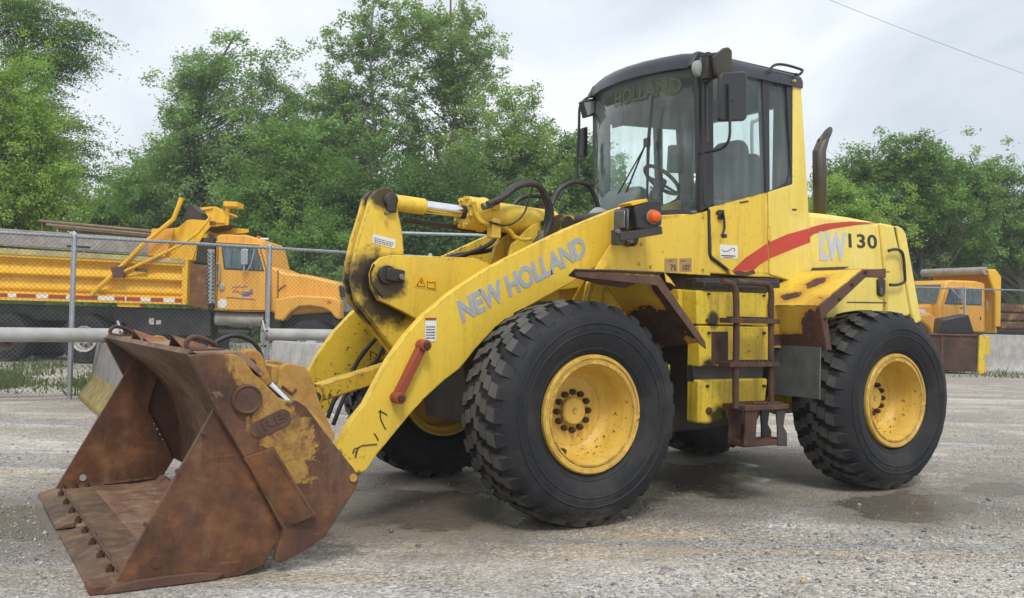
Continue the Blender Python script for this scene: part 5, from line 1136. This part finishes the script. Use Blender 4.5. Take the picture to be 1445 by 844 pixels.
fendp = [(3.688,1.548),(3.956,1.602),(4.273,1.649),(4.989,1.626),(5.149,1.550),(5.169,1.121),(5.049,1.151),(4.934,1.291),(4.773,1.367),(4.470,1.407),(4.232,1.386),(4.061,1.271),(3.938,1.125),(3.876,1.060),(3.684,1.087)]
PT('wheel_flare', fendp, -.02, .45, M_oyel, T1, .04)
MB().tube(X3([(2.350,2.742),(3.289,2.716),(3.447,2.210),(3.456,1.289),(2.361,1.279),(2.350,2.742)], .098), .010, 5).build('door_gap', M_black, T1)
for u_ in ([(2.439,2.967),(2.789,2.968),(3.140,2.936)]): MB().tube([(u_[0], .5, u_[1]), (u_[0], .5, u_[1]+.05)], .05, 10).build('roof_marker', M_amber, T1, .01)
MB().tube(X3([(3.076,2.950),(3.299,2.947)], .8), .03, 8).build('air_horn', M_chrome, T1)
PT('side_lamp', [(4.864,1.543),(4.959,1.538),(4.961,1.482),(4.865,1.488)], -.035, -.01, M_amber, T1, .004)
for q_ in [(2.262,2.501),(2.295,1.357)]: MB().box((q_[0], .12, q_[1]), (.03, .04, .08)).build('door_hinge', M_black, T1)
PT('mud_flap', [(3.634,1.181),(3.796,1.074),(3.813,0.471),(3.654,0.468)], .1, .8, M_black, T1)
MB().tube(X3([(3.677,2.216),(3.696,1.262)], .245), .012, 6).build('hood_seam', M_black, T1)
PT('headlamp_pod', [(5.061,1.898),(5.188,1.885),(5.195,1.646),(5.084,1.628)], .3, .6, M_blackp, T1, .02)
PT('grille', [(4.949,1.927),(5.092,1.914),(5.124,1.295),(4.997,1.292)], .5, 1.9, M_pale, T1, .02); PT('bumper', [(5.002,1.102),(5.400,1.095),(5.405,0.889),(5.008,0.880)], .1, 2.3, M_black, T1, .02)
MB().tube(X3([(2.331,2.312),(2.394,2.314),(2.414,2.187),(2.406,1.916),(2.360,1.867)], .05), .02, 8).build('grab_handle', M_galv, T1)
PT('door_handle', [(2.408,1.853),(2.519,1.855),(2.522,1.728),(2.411,1.725)], .06, .1, M_galv, T1, .01)
MB().tube(X3([(3.228,2.651),(3.173,2.331),(3.067,2.138)], -.12), .014, 6).tube(X3([(2.987,2.725),(3.004,2.137)], -.1), .02, 6).build('mirror_arm', M_galv, T1)
PT('mirror_head', [(2.926,2.644),(3.085,2.648),(3.094,2.298),(2.935,2.294)], -.14, -.09, M_galv, T1, .015)
MB().tube(X3([(3.698,1.739),(3.775,1.820),(3.869,1.870)], .22), .012, 6).build('hood_mirror', M_black, T1)
dc = (2.483,1.425)
MB().tube([(dc[0], .095, dc[1]), (dc[0], .088, dc[1])], .105, 24).build('round_decal', M_white, T1)
M_blu = plain('blue_print', (.10, .10, .30), .5, var=.1); M_prp = plain('purple_print', (.25, .12, .22), .5, var=.1)
PT('swoosh_decal', [(2.858,1.672),(2.986,1.643),(3.096,1.678),(3.158,1.743),(3.160,1.663),(3.066,1.597),(2.955,1.595)], .092, .098, M_blu, T1, 0)
PT('swoosh_decal', [(2.888,1.713),(3.000,1.691),(3.079,1.709),(3.141,1.790),(3.126,1.726),(3.049,1.669),(2.953,1.666)], .092, .098, M_blu, T1, 0)
for q_ in (X3([(2.696,1.780),(2.743,1.813),(2.807,1.782),(2.853,1.831),(2.918,1.785),(2.981,1.826),(3.045,1.804)], .094), X3([(2.715,1.669),(2.745,1.733),(2.794,1.671),(2.825,1.719),(2.858,1.672)], .094), X3([(2.575,1.562),(2.734,1.558),(2.893,1.546),(3.052,1.541),(3.211,1.529)], .094)):
    MB().tube(q_, .012, 5).build('door_print', M_prp, T1)
MB().tube(X3([(2.271,1.071),(3.383,1.065)], .35), .15, 20).build('step_tank', M_pale, T1, .01); MB().tube(X3([(2.312,0.770),(3.026,0.771)], .45), .11, 16).build('air_tank', M_dark, T1)
PT('chassis', [(-4.376,1.315),(5.126,1.248),(5.134,0.946),(3.578,0.910),(-4.364,0.966)], .5, 1.9, M_tunder, T1, .01)
PT('side_guard', [(0.153,1.276),(2.139,1.258),(2.156,0.671),(0.250,0.675)], .35, .5, M_tunder, T1, .01); PT('underbody_shade', [(-4.368,1.077),(2.299,1.198),(2.326,0.279),(-4.335,0.125)], 1.15, 1.25, M_tunder, T1, .01)  # the full-length black sheet stands in for shade under the truck
for u_ in (0,): 
    for q_ in ([(0.747,1.052),(0.858,1.054),(0.863,0.911),(0.751,0.909)], [(0.907,1.008),(1.018,1.010),(1.021,0.915),(0.910,0.912)]): PT('warning_decal', q_, .335, .345, M_white, T1, 0)
def tyre2(parent, c, R_, y0, w_, rimm, rr=.29):
    W = empty('wheel', parent=parent); s_ = 1 if w_ > 0 else -1; a_ = abs(w_)
    MB().lathe([(rr, 0), (rr+.02, -.02), (R_-.10, -.03), (R_-.03, -.01), (R_, .05), (R_, a_-.05), (R_-.05, a_), (rr, a_)], (0, 0, 0), n=48, sgn=s_).build('tyre', M_tyre, W, recalc=True)
    MB().lathe([(rr+.008, 0), (rr, -.015), (rr-.03, 0), (rr-.04, .12), (rr-.12, .15), (.13, .10), (.11, .02), (.05, 0), (0, 0)], (0, 0, 0), n=32, sgn=s_).build('rim', rimm, W, recalc=False)
    for k in range(8): MB().box((.17*math.cos(k*math.pi/4), .11*s_, .17*math.sin(k*math.pi/4)), (.035, .04, .035)).build('lug_nut', M_bolt, W)
    W.location = (c[0], y0, R_); return W
M_wrim = plain('white_rim', (.55, .55, .53), .5, var=.2, dirt=(.3, .27, .22))
tw_ = []
for c_, m_ in (((-0.586,0.529), M_wrim), ((-2.379,0.488), M_bolt), ((4.491,0.614), M_wrim)):
    for y0_, w_ in ((.05, .62), (2.35, -.62)): tyre2(T1, c_, .555, y0_, w_, m_)
# ------------------------------------------------------------------ crew cab truck at the right
TH = math.radians(28)
A0 = (13.03, 28.2); yl_ = 1.10
# local +X = heading, local +Y = its left side
hx, hy = -math.cos(TH), -math.sin(TH)
org = (A0[0]-hx*.0-math.sin(TH)*yl_, A0[1]+math.cos(TH)*yl_)
T2 = empty('crew_cab_truck', S(*org), SITE_ROT+math.pi+TH); tag(T2, 'yellow crew cab dump truck parked beyond the barrier at the right', 'dump truck')
def Q2(name, pts, y0, y1, m, bevel=.02): return MB().prism(pts, y0, y1).build(name, m, T2, bevel)
Q2('truck_cab', [(.0, 1.12), (.02, 1.95), (-.28, 2.62), (-.45, 2.70), (-1.7, 2.72), (-2.12, 2.66), (-2.16, 1.12)], -1.08, 1.08, M_oyel, .05)
Q2('truck_hood', [(.0, 1.12), (.0, 1.96), (.9, 1.86), (1.7, 1.70), (1.78, 1.5), (1.78, 1.1)], -.85, .85, M_oyel, .08)
Q2('wheel_flare', [(.05, 1.15), (.15, 1.55), (.4, 1.66), (1.6, 1.58), (1.85, 1.4), (1.85, 1.0), (1.7, 1.0), (1.55, 1.22), (1.2, 1.38), (.8, 1.38), (.5, 1.22), (.35, 1.0), (.05, 1.0)], .62, 1.10, M_oyel, .06)
ws_ = [(.045, y, 1.97) for y in (-.98, .98)]+[(-.27, y, 2.56) for y in (.92, -.92)]
nv = Vector((.59, 0, .32)).normalized()*.02
MB().add([tuple(Vector(p_)+nv*.8) for p_ in ws_]+[tuple(Vector(p_)+nv*.2) for p_ in ws_], [(0, 1, 2, 3), (0, 4, 5, 1), (1, 5, 6, 2), (2, 6, 7, 3), (3, 7, 4, 0)]).build('windshield', M_tglass, T2, .01)
Q2('truck_door', [(-.14, 1.14), (-.12, 1.95), (-.36, 2.50), (-1.02, 2.52), (-1.04, 1.14)], 1.08, 1.11, M_oyel, .01)
Q2('truck_door', [(-1.10, 1.14), (-1.09, 2.52), (-1.98, 2.50), (-2.02, 1.14)], 1.08, 1.11, M_oyel, .01)
for pts_ in ([(-.20, 1.98), (-.42, 2.44), (-.97, 2.46), (-.97, 1.98)], [(-1.18, 1.98), (-1.18, 2.46), (-1.88, 2.44), (-1.88, 1.98)]):
    Q2('window', pts_, 1.112, 1.122, M_tglass, .0); cx_ = sum(p_[0] for p_ in pts_)/4; cz_ = sum(p_[1] for p_ in pts_)/4
    Q2('window_seal', [(cx_+(p_[0]-cx_)*1.10, cz_+(p_[1]-cz_)*1.12) for p_ in pts_], 1.100, 1.113, M_black, 0)
MB().tube([(-2.08, 1.13, 2.12), (-2.08, 1.18, 2.08), (-2.08, 1.18, 1.80), (-2.08, 1.13, 1.76)], .018, 8).build('grab_handle', M_galv, T2)
MB().tube([(-.30, 1.14, 2.5), (-.62, 1.35, 2.1)], .022, 8).box((-.64, 1.30, 2.06), (.10, .18, .06)).build('mirror_arm', M_galv, T2)
MB().box((-.62, 1.32, 2.25), (.06, .16, .36)).build('mirror_head', M_galv, T2, .01)
MB().box((-.95, 1.12, 1.86), (.12, .02, .03)).box((-1.86, 1.12, 1.55), (.03, .02, .10)).build('door_handle', M_black, T2)
MB().box((.55, .86, 1.72), (.34, .02, .12)).box((.30, .87, 1.66), (.16, .02, .05)).build('fender_badge', M_white, T2)
MB().box((.3, 0, 2.03), (.05, 1.2, .02)).build('wiper', M_black, T2)
Q2('box_front_wall', [(-2.55, 1.10), (-2.55, 2.95), (-2.62, 2.95), (-2.62, 1.10)], -1.15, 1.15, M_box, .01)
Q2('cab_shield', [(-2.6, 2.92), (-2.02, 2.98), (-2.02, 3.06), (-2.6, 3.04)], -1.15, 1.15, M_box, .01)
MB().tube([(-2.05, -1.15, 3.05), (-2.05, 1.15, 3.05)], .13, 20).build('tarp_roll', M_pale, T2)
Q2('shield_side', [(-2.75, 1.3), (-2.75, 2.9), (-2.45, 3.12), (-2.1, 3.1), (-2.25, 2.7), (-2.5, 2.3), (-2.5, 1.3)], 1.10, 1.2, M_box, .03)
M_boxr = painted('rusty_box_side', (.45, .26, .06), chip=1.6, dirt=.9, edge=0)
for z0_ in (1.25, 1.52, 1.79):
    MB().prism([(-2.75, z0_), (-2.75, z0_+.22), (-7.2, z0_+.22), (-7.2, z0_)], 1.10, 1.20).build('box_rib', M_boxr, T2, .03)
Q2('box_side', [(-2.7, 1.2), (-2.7, 2.05), (-7.2, 2.05), (-7.2, 1.2)], 1.0, 1.10, M_boxr, .01); Q2('box_side', [(-2.7, 1.2), (-2.7, 2.05), (-7.2, 2.05), (-7.2, 1.2)], -1.1, -1.0, M_boxr, .01)
Q2('chassis', [(1.9, .7), (1.9, 1.1), (-7.0, 1.2), (-7.0, .7)], -.6, .6, M_tunder, .01)
for x_ in (1.1, -4.4, -5.7):
    for y0_, w_ in ((1.12, -.5), (-1.12, .5)): tyre2(T2, (x_, 0), .5, y0_, w_, M_wrim).location = (x_, y0_, .5)
# overhead cable
A, B = S(6.9, 22, 9.2), S(19.5, 22, 5.2)
pw_ = [A.lerp(B, t)+Vector((0, 0, -.9*4*t*(1-t)*.25)) for t in [i/24*1.2-.1 for i in range(25)]]
tag(MB().tube(pw_, .0065, 6).build('overhead_cable', M_galv), 'thin dark overhead cable crossing the sky at upper right', 'cable')
# ------------------------------------------------------------------ trees
M_bark = plain('tree_bark', (.13, .115, .095), .85, var=.45, scale=6)
M_bark2 = plain('pale_bark', (.24, .22, .19), .85, var=.4, scale=6)
def leafm(name, a, b_, c_): return tint_mat(name, ((0, a), (.5, b_), (1, c_)), transl=.52)
L_mid = leafm('leaf_mid_green', (0.098, 0.192, 0.042), (0.168, 0.321, 0.064), (0.264, 0.451, 0.106))
L_grey = leafm('leaf_grey_green', (0.129, 0.241, 0.066), (0.229, 0.385, 0.116), (0.357, 0.543, 0.187))
L_dark = leafm('leaf_dark_green', (0.055, 0.122, 0.030), (0.099, 0.210, 0.050), (0.167, 0.305, 0.078))
L_bright = leafm('leaf_bright_green', (0.182, 0.312, 0.047), (0.296, 0.476, 0.088), (0.454, 0.639, 0.175))
L_pale = leafm('leaf_silvery_green', (0.140, 0.253, 0.097), (0.236, 0.374, 0.156), (0.362, 0.522, 0.248))
L_lite = leafm('leaf_light_green', (0.159, 0.259, 0.068), (0.271, 0.409, 0.112), (0.389, 0.562, 0.186))
def crown_pts(g, blobs, n):
    w_ = np.array([b[2]*b[3] for b in blobs], float); k = g.choice(len(blobs), n, p=w_/w_.sum()); out = []
    for i in k:
        r, z, rr, rz = blobs[i][:4]
        while True:
            u = g.uniform(-1, 1, 3)
            if u@u <= 1: break
        u = u/np.linalg.norm(u)*(np.linalg.norm(u)**.45)
        out.append((r+u[0]*rr, u[1]*min(rr, rz)*.9, z+u[2]*rz))
    return np.array(out)
def tree(label, r, d, blobs, lm, n_cl, n_leaf, lsize, seed, trunk_r=.18, bark=M_bark, spread=.55, droop=0, up=.9, group='trees behind the yard', kind='tree', name='broadleaf_tree', bushy=False, flat=.7):
    """blobs: (r, z, rr, rz) crown volumes seen from the yard; r measured from the yard's own axis"""
    g = np.random.default_rng(seed)
    base = S(r, d, 0); E_ = empty(name, base, SITE_ROT); tag(E_, label, kind, group)
    bl_ = [(b[0]-r, b[1], b[2], b[3]) for b in blobs]; ends = crown_pts(g, bl_, n_cl); ends[:, 2] = np.maximum(ends[:, 2], .35)
    top = max(b[1]+b[3]*.75 for b in bl_); tp = bl_[int(np.argmax([b[1]+b[3] for b in bl_]))][0]
    T = MB(); nt_ = 9
    tpts = [Vector((tp*(i/(nt_-1))**1.6+.18*math.sin(i*1.3+seed), .15*math.cos(i*1.1+seed), top*i/(nt_-1))) for i in range(nt_)]
    tpts[0] = Vector((0, 0, -.05)); T.tube(tpts, [trunk_r*(1.15-.98*(i/(nt_-1))**.8) for i in range(nt_)], 9)
    def at(z):
        t = max(0, min(.999, z/top))*(nt_-1); i = int(t); return tpts[i].lerp(tpts[i+1], t-i)
    cen = []; ten = []
    for e_ in ends:
        e = Vector(e_); hd = math.hypot(e.x-at(e.z).x, e.y); z0 = max(.12*top if not bushy else .05, min(e.z-hd*up-g.uniform(.1, .9), top*.93)); z0 = min(z0, e.z*.95)
        s = at(max(.05, z0)); mid = s.lerp(e, .5)+Vector((g.normal(0, .18), g.normal(0, .18), -.12*hd+g.normal(0, .12)+droop*.5))
        rb_ = max(.016, trunk_r*.30*(1-z0/top)+.014)
        pts = crom([s, mid, e], 3); T.tube(pts, [rb_*(1-.85*i/(len(pts)-1)) for i in range(len(pts))], 5, False)
        for q in range(2):
            p_ = mid.lerp(e, g.uniform(.2, .8)); ee = p_+Vector((g.normal(0, .5), g.normal(0, .5), g.uniform(.0, .7)-droop)); T.tube([p_, p_.lerp(ee, .5)+Vector((0, 0, .08)), ee], [rb_*.4, rb_*.3, .006], 4, False); cen.append(ee); ten.append(.6)
        cen.append(e); ten.append(1.0); cen.append(mid.lerp(e, .6)); ten.append(.55)
    tk = T.build('trunk', bark, E_)
    C_ = np.array([tuple(c) for c in cen]); W_ = np.array(ten); k = g.choice(len(C_), n_leaf, p=W_/W_.sum())
    n_sp = max(40, n_leaf//22); ks = g.choice(len(C_), n_sp, p=W_/W_.sum()); n_leaf = int(n_leaf*3.2); lsize = lsize*.54
    cb = g.normal(.5, .22, len(C_)); so_ = g.normal(0, 1, (n_sp, 3))*np.array([spread, spread, spread*flat])*.95
    kk = g.integers(0, n_sp, n_leaf); k = ks[kk]; sb = g.normal(0, .12, n_sp); sprig = .16*spread/.45
    off_ = so_[kk]+g.normal(0, sprig, (n_leaf, 3))*(np.array([1.9, 1.9, .35]) if droop else np.array([1, 1, .8]))
    if droop: off_[:, 2] = -np.abs(off_[:, 2])*1.0+.1-.35*(off_[:, 0]**2+off_[:, 1]**2)
    p = C_[k]+off_; p[:, 2] = np.maximum(p[:, 2], .06)
    nrm = g.normal(0, .75, (n_leaf, 3)); hz_ = p-np.array([tp*.7, 0, top*.45]); hz_ /= np.linalg.norm(hz_, axis=1)[:, None]; nrm += hz_*.9; nrm[:, 2] += .45; nrm /= np.linalg.norm(nrm, axis=1)[:, None]
    a = np.cross(nrm, g.normal(0, 1, (n_leaf, 3))); a /= np.linalg.norm(a, axis=1)[:, None]; b = np.cross(nrm, a)
    s = lsize*g.uniform(.6, 1.35, n_leaf)[:, None]
    V_ = np.stack([p-a*s, p+b*s*.8+a*s*.6, p-b*s*.7+a*s*.9], 1).reshape(-1, 3)
    Q = np.arange(3*n_leaf).reshape(-1, 3); t = np.clip(cb[k]+sb[kk]+g.normal(0, .12, n_leaf), 0, 1)
    me = fast_mesh('crown', V_, Q, lm, t); o = bpy.data.objects.new('crown', me); COL.objects.link(o); o.parent = E_; o['kind'] = 'stuff'
    return E_
def B_(*l): return l
tree('tall round grey-green tree left of the sparse one, rising over the truck cab', *B_(-15.6, 40), [(-12.431,11.932,1.345,1.772),(-14.323,10.501,0.917,1.283),(-9.876,11.683,0.917,1.406),(-13.469,10.675,1.589,1.833),(-10.556,10.742,1.528,2.017),(-12.181,8.550,2.903,2.139),(-13.844,7.743,2.139,1.681),(-10.616,7.356,2.445,2.292),(-12.094,5.481,3.361,1.833)], L_grey, 155, 22000, .115, 22, .22, spread=.50)
tree('tall sparse tree with pale trunk between the two dense crowns, sky showing through', *B_(-6.6, 41), [(-6.332,13.771,1.316,1.723),(-7.404,12.638,1.316,1.879),(-5.376,13.318,1.190,2.067),(-5.932,10.460,1.942,2.506),(-7.156,9.170,1.879,2.193),(-7.834,11.048,0.940,1.566)], L_grey, 85, 9000, .12, 33, .20, M_bark2, spread=.42)
tree('tallest tree, light green top reaching the upper edge of the sky', *B_(-3.0, 42), [(-2.936,13.995,1.861,2.310),(-4.177,12.022,1.861,2.567),(-1.616,12.729,1.091,1.925),(-2.512,9.796,2.503,2.567),(-1.199,8.696,2.246,2.118)], L_lite, 115, 13500, .12, 45, .24, spread=.45)
tree('broad light green tree sloping down behind the tilt cylinder', *B_(.6, 38), [(-0.093,9.182,1.306,1.510),(-0.783,7.560,1.916,1.742),(1.102,7.895,1.451,1.451),(0.420,5.837,2.613,1.742)], L_lite, 100, 15000, .11, 57, .17, spread=.45)
tree('dark green tree close to the left of the cab glass', *B_(2.9, 40), [(2.228,8.421,1.283,1.283),(3.170,7.367,1.283,1.345),(1.966,6.419,1.833,1.528)], L_mid, 80, 13000, .115, 69, .15, spread=.45)
tree('dense dark tree low behind the truck cab roof', *B_(-10.6, 36), [(-8.176,6.781,1.705,1.650),(-8.950,4.830,1.925,1.650),(-6.755,5.157,1.925,1.650)], L_mid, 90, 17000, .105, 71, .16, spread=.5)
tree('dense dark green tree between bellcrank and truck hood', *B_(-6.2, 35), [(-4.848,5.894,1.765,1.604),(-5.475,4.270,2.139,1.337),(-3.602,4.313,1.872,1.604)], L_dark, 90, 17000, .10, 73, .15, spread=.5)
tree('dense dark green tree behind the hydraulic hoses', *B_(-1.6, 35), [(-2.035,5.959,1.765,1.497),(-0.933,4.642,2.139,1.337),(-2.800,4.331,1.604,1.337)], L_dark, 90, 16000, .10, 75, .15, spread=.5)
tree('small bushy tree with light leaves by the truck hood', *B_(-7.4, 30), [(-6.404,3.459,0.963,0.825),(-5.810,2.669,1.054,0.825),(-6.726,2.648,0.825,0.688)], L_mid, 60, 9000, .085, 77, .08, spread=.35, bushy=True)
tree('bushy green tree behind the truck hood end', *B_(-5.0, 31), [(-5.162,2.261,1.089,0.853),(-4.788,1.559,1.184,0.710)], L_mid, 50, 7000, .085, 78, .08, spread=.35, bushy=True)
tree('low mid green tree at the left gap over the dump box', *B_(-21.5, 44), [(-18.361,6.121,1.546,1.143),(-16.867,6.830,1.345,1.345),(-19.354,5.592,1.345,0.874)], L_mid, 70, 11000, .125, 79, .14, spread=.5)
tree('darker low tree just right of the left gap in the trees', *B_(-17.5, 42), [(-15.798,7.230,1.155,1.412),(-16.392,5.605,1.604,1.283),(-14.777,5.321,1.604,1.604)], L_mid, 70, 12000, .12, 81, .15, spread=.5)
tree('mid green tree joining the two tall masses above the truck cab', *B_(-8.9, 43), [(-9.174,10.343,1.642,2.037),(-9.953,8.671,1.642,1.642),(-8.138,8.548,1.642,1.971)], L_grey, 90, 12000, .115, 61, .18, spread=.48)
# left foreground pair
tree('bright yellow-green young tree at the left edge of the picture', *B_(-14.6, 24), [(-13.061,7.175,0.843,0.917),(-13.294,5.876,1.283,1.283),(-12.277,5.715,0.770,0.843),(-12.608,4.601,1.210,0.917),(-11.954,4.247,0.733,0.660),(-13.129,3.668,1.283,0.733)], L_bright, 130, 30000, .062, 91, .13, spread=.30, up=.7, group='trees at the left edge')
tree('dark locust tree with drooping sprays behind the bright young tree', *B_(-16.5, 27), [(-14.337,9.690,1.238,0.619),(-13.184,9.299,0.743,0.454),(-12.843,8.370,0.536,0.371),(-13.879,8.346,0.825,0.619),(-13.065,5.559,0.949,0.454),(-13.418,6.900,0.825,0.619),(-12.832,9.308,0.495,0.248),(-12.807,8.537,0.578,0.206),(-12.438,5.366,0.536,0.248),(-12.871,5.978,0.495,0.206)], L_dark, 95, 17000, .060, 93, .16, spread=.34, droop=.25, up=.35, group='trees at the left edge', flat=.35)
# right-hand row
tree('open airy tree right of the exhaust pipe with bare twigs on top', *B_(13.0, 36), [(13.185,7.274,0.935,0.880),(12.916,6.853,0.880,0.935),(12.523,5.601,0.990,1.210),(13.763,5.630,1.265,1.375)], L_mid, 80, 10000, .10, 101, .13, spread=.36)
tree('airy tree in the middle of the right row, highest of that row', *B_(16.2, 36), [(14.753,7.532,0.935,0.935),(15.801,7.556,0.935,0.880),(16.773,7.080,0.990,0.935),(14.451,5.646,1.650,1.375),(16.655,5.696,1.375,1.265)], L_mid, 105, 14000, .10, 103, .15, spread=.36)
tree('airy tree at the right edge of the picture', *B_(20.6, 37), [(18.084,7.602,1.018,0.735),(19.079,7.398,1.018,0.735),(20.214,7.310,0.961,0.735),(18.663,6.763,1.187,0.791),(19.806,6.023,1.300,1.018),(18.541,5.284,1.696,1.413),(20.809,5.053,1.413,1.413)], L_grey, 100, 13000, .10, 105, .15, spread=.36)
tree('dense dark bushy tree behind the crew cab truck', *B_(20.5, 41), [(19.932,4.760,1.879,1.253),(21.508,4.168,1.566,1.253),(18.687,4.103,1.566,1.253)], L_dark, 80, 16000, .095, 107, .13, spread=.42, bushy=True)
tree('silvery pale green young poplar right behind the engine hood', *B_(16.6, 37), [(16.219,5.287,0.565,0.961),(15.865,4.372,0.791,1.131),(16.720,3.967,0.678,0.961),(16.026,3.101,1.131,0.848)], L_pale, 60, 8000, .075, 109, .07, spread=.28, bushy=True)
tree('bright light green bush low beside the exhaust pipe', *B_(10.4, 30), [(10.386,5.111,0.596,0.779),(10.103,4.184,0.917,0.917),(11.247,4.441,0.825,0.688)], L_bright, 60, 8000, .080, 111, .08, spread=.3, bushy=True)
# far wood closing the gaps near the ground
def wood(name, label, d, N, seed, lm, prof, ls):
    g = np.random.default_rng(seed); u = g.uniform(-500, 2000, N); hmax = np.interp(u, [p_[0] for p_ in prof], [p_[1] for p_ in prof])
    hmax = hmax*(1+.10*np.sin(u*.045)+.07*np.sin(u*.13+2)+.04*np.sin(u*.31)); z = hmax*g.random(N)**.75; dd = d+g.uniform(-3, 3, N)+2*np.sin(u*.05); r = (u-722)/1309*dd
    p = np.stack([CX+RX*r+FX*dd, CY+RY*r+FY*dd, z], -1); n_ = N
    nrm = g.normal(0, 1, (n_, 3)); nrm[:, 2] = np.abs(nrm[:, 2])+.2; nrm /= np.linalg.norm(nrm, axis=1)[:, None]
    a = np.cross(nrm, g.normal(0, 1, (n_, 3))); a /= np.linalg.norm(a, axis=1)[:, None]; b = np.cross(nrm, a); s = ls*g.uniform(.6, 1.3, n_)[:, None]
    V_ = np.stack([p-a*s, p+b*s*.8+a*s*.6, p-b*s*.7+a*s*.9], 1).reshape(-1, 3)
    t = np.clip(.5+.25*np.sin(u*.06+z*.8)+.18*np.sin(u*.17+z*1.7)+g.normal(0, .16, n_), 0, 1)
    me = fast_mesh(name, V_, np.arange(3*n_).reshape(-1, 3), lm, t); o = bpy.data.objects.new(name, me); COL.objects.link(o); tag(o, label, 'woodland', kind='stuff')
wood('woodland', 'dark wood closing the view behind the trees', 50, 190000, 201, L_dark, [(-500, 7), (0, 6), (110, 5.0), (160, 5.0), (215, 6.0), (300, 9), (700, 9), (850, 8.0), (1150, 7), (1445, 7), (2000, 7)], .14)
wood('undergrowth', 'leafy undergrowth along the edge of the wood', 40, 90000, 203, L_mid, [(-500, 3.2), (100, 3.0), (500, 3.4), (1000, 3.2), (1500, 3.2), (2000, 3)], .10)

# thin damp air over the yard
hz = MB().box((0, -20, 11), (620, 620, 26)).build('haze', [], None, smooth=False)
mt = bpy.data.materials.new('damp_air'); mt.use_nodes = True; nt_ = mt.node_tree; nt_.nodes.clear()
ov_ = nt_.nodes.new('ShaderNodeOutputMaterial'); pv_ = nt_.nodes.new('ShaderNodeVolumePrincipled')
pv_.inputs['Color'].default_value = (.92, .95, 1, 1); pv_.inputs['Density'].default_value = .0014; pv_.inputs['Anisotropy'].default_value = .2
nt_.links.new(pv_.outputs[0], ov_.inputs['Volume']); hz.data.materials.append(mt); tag(hz, kind='stuff')
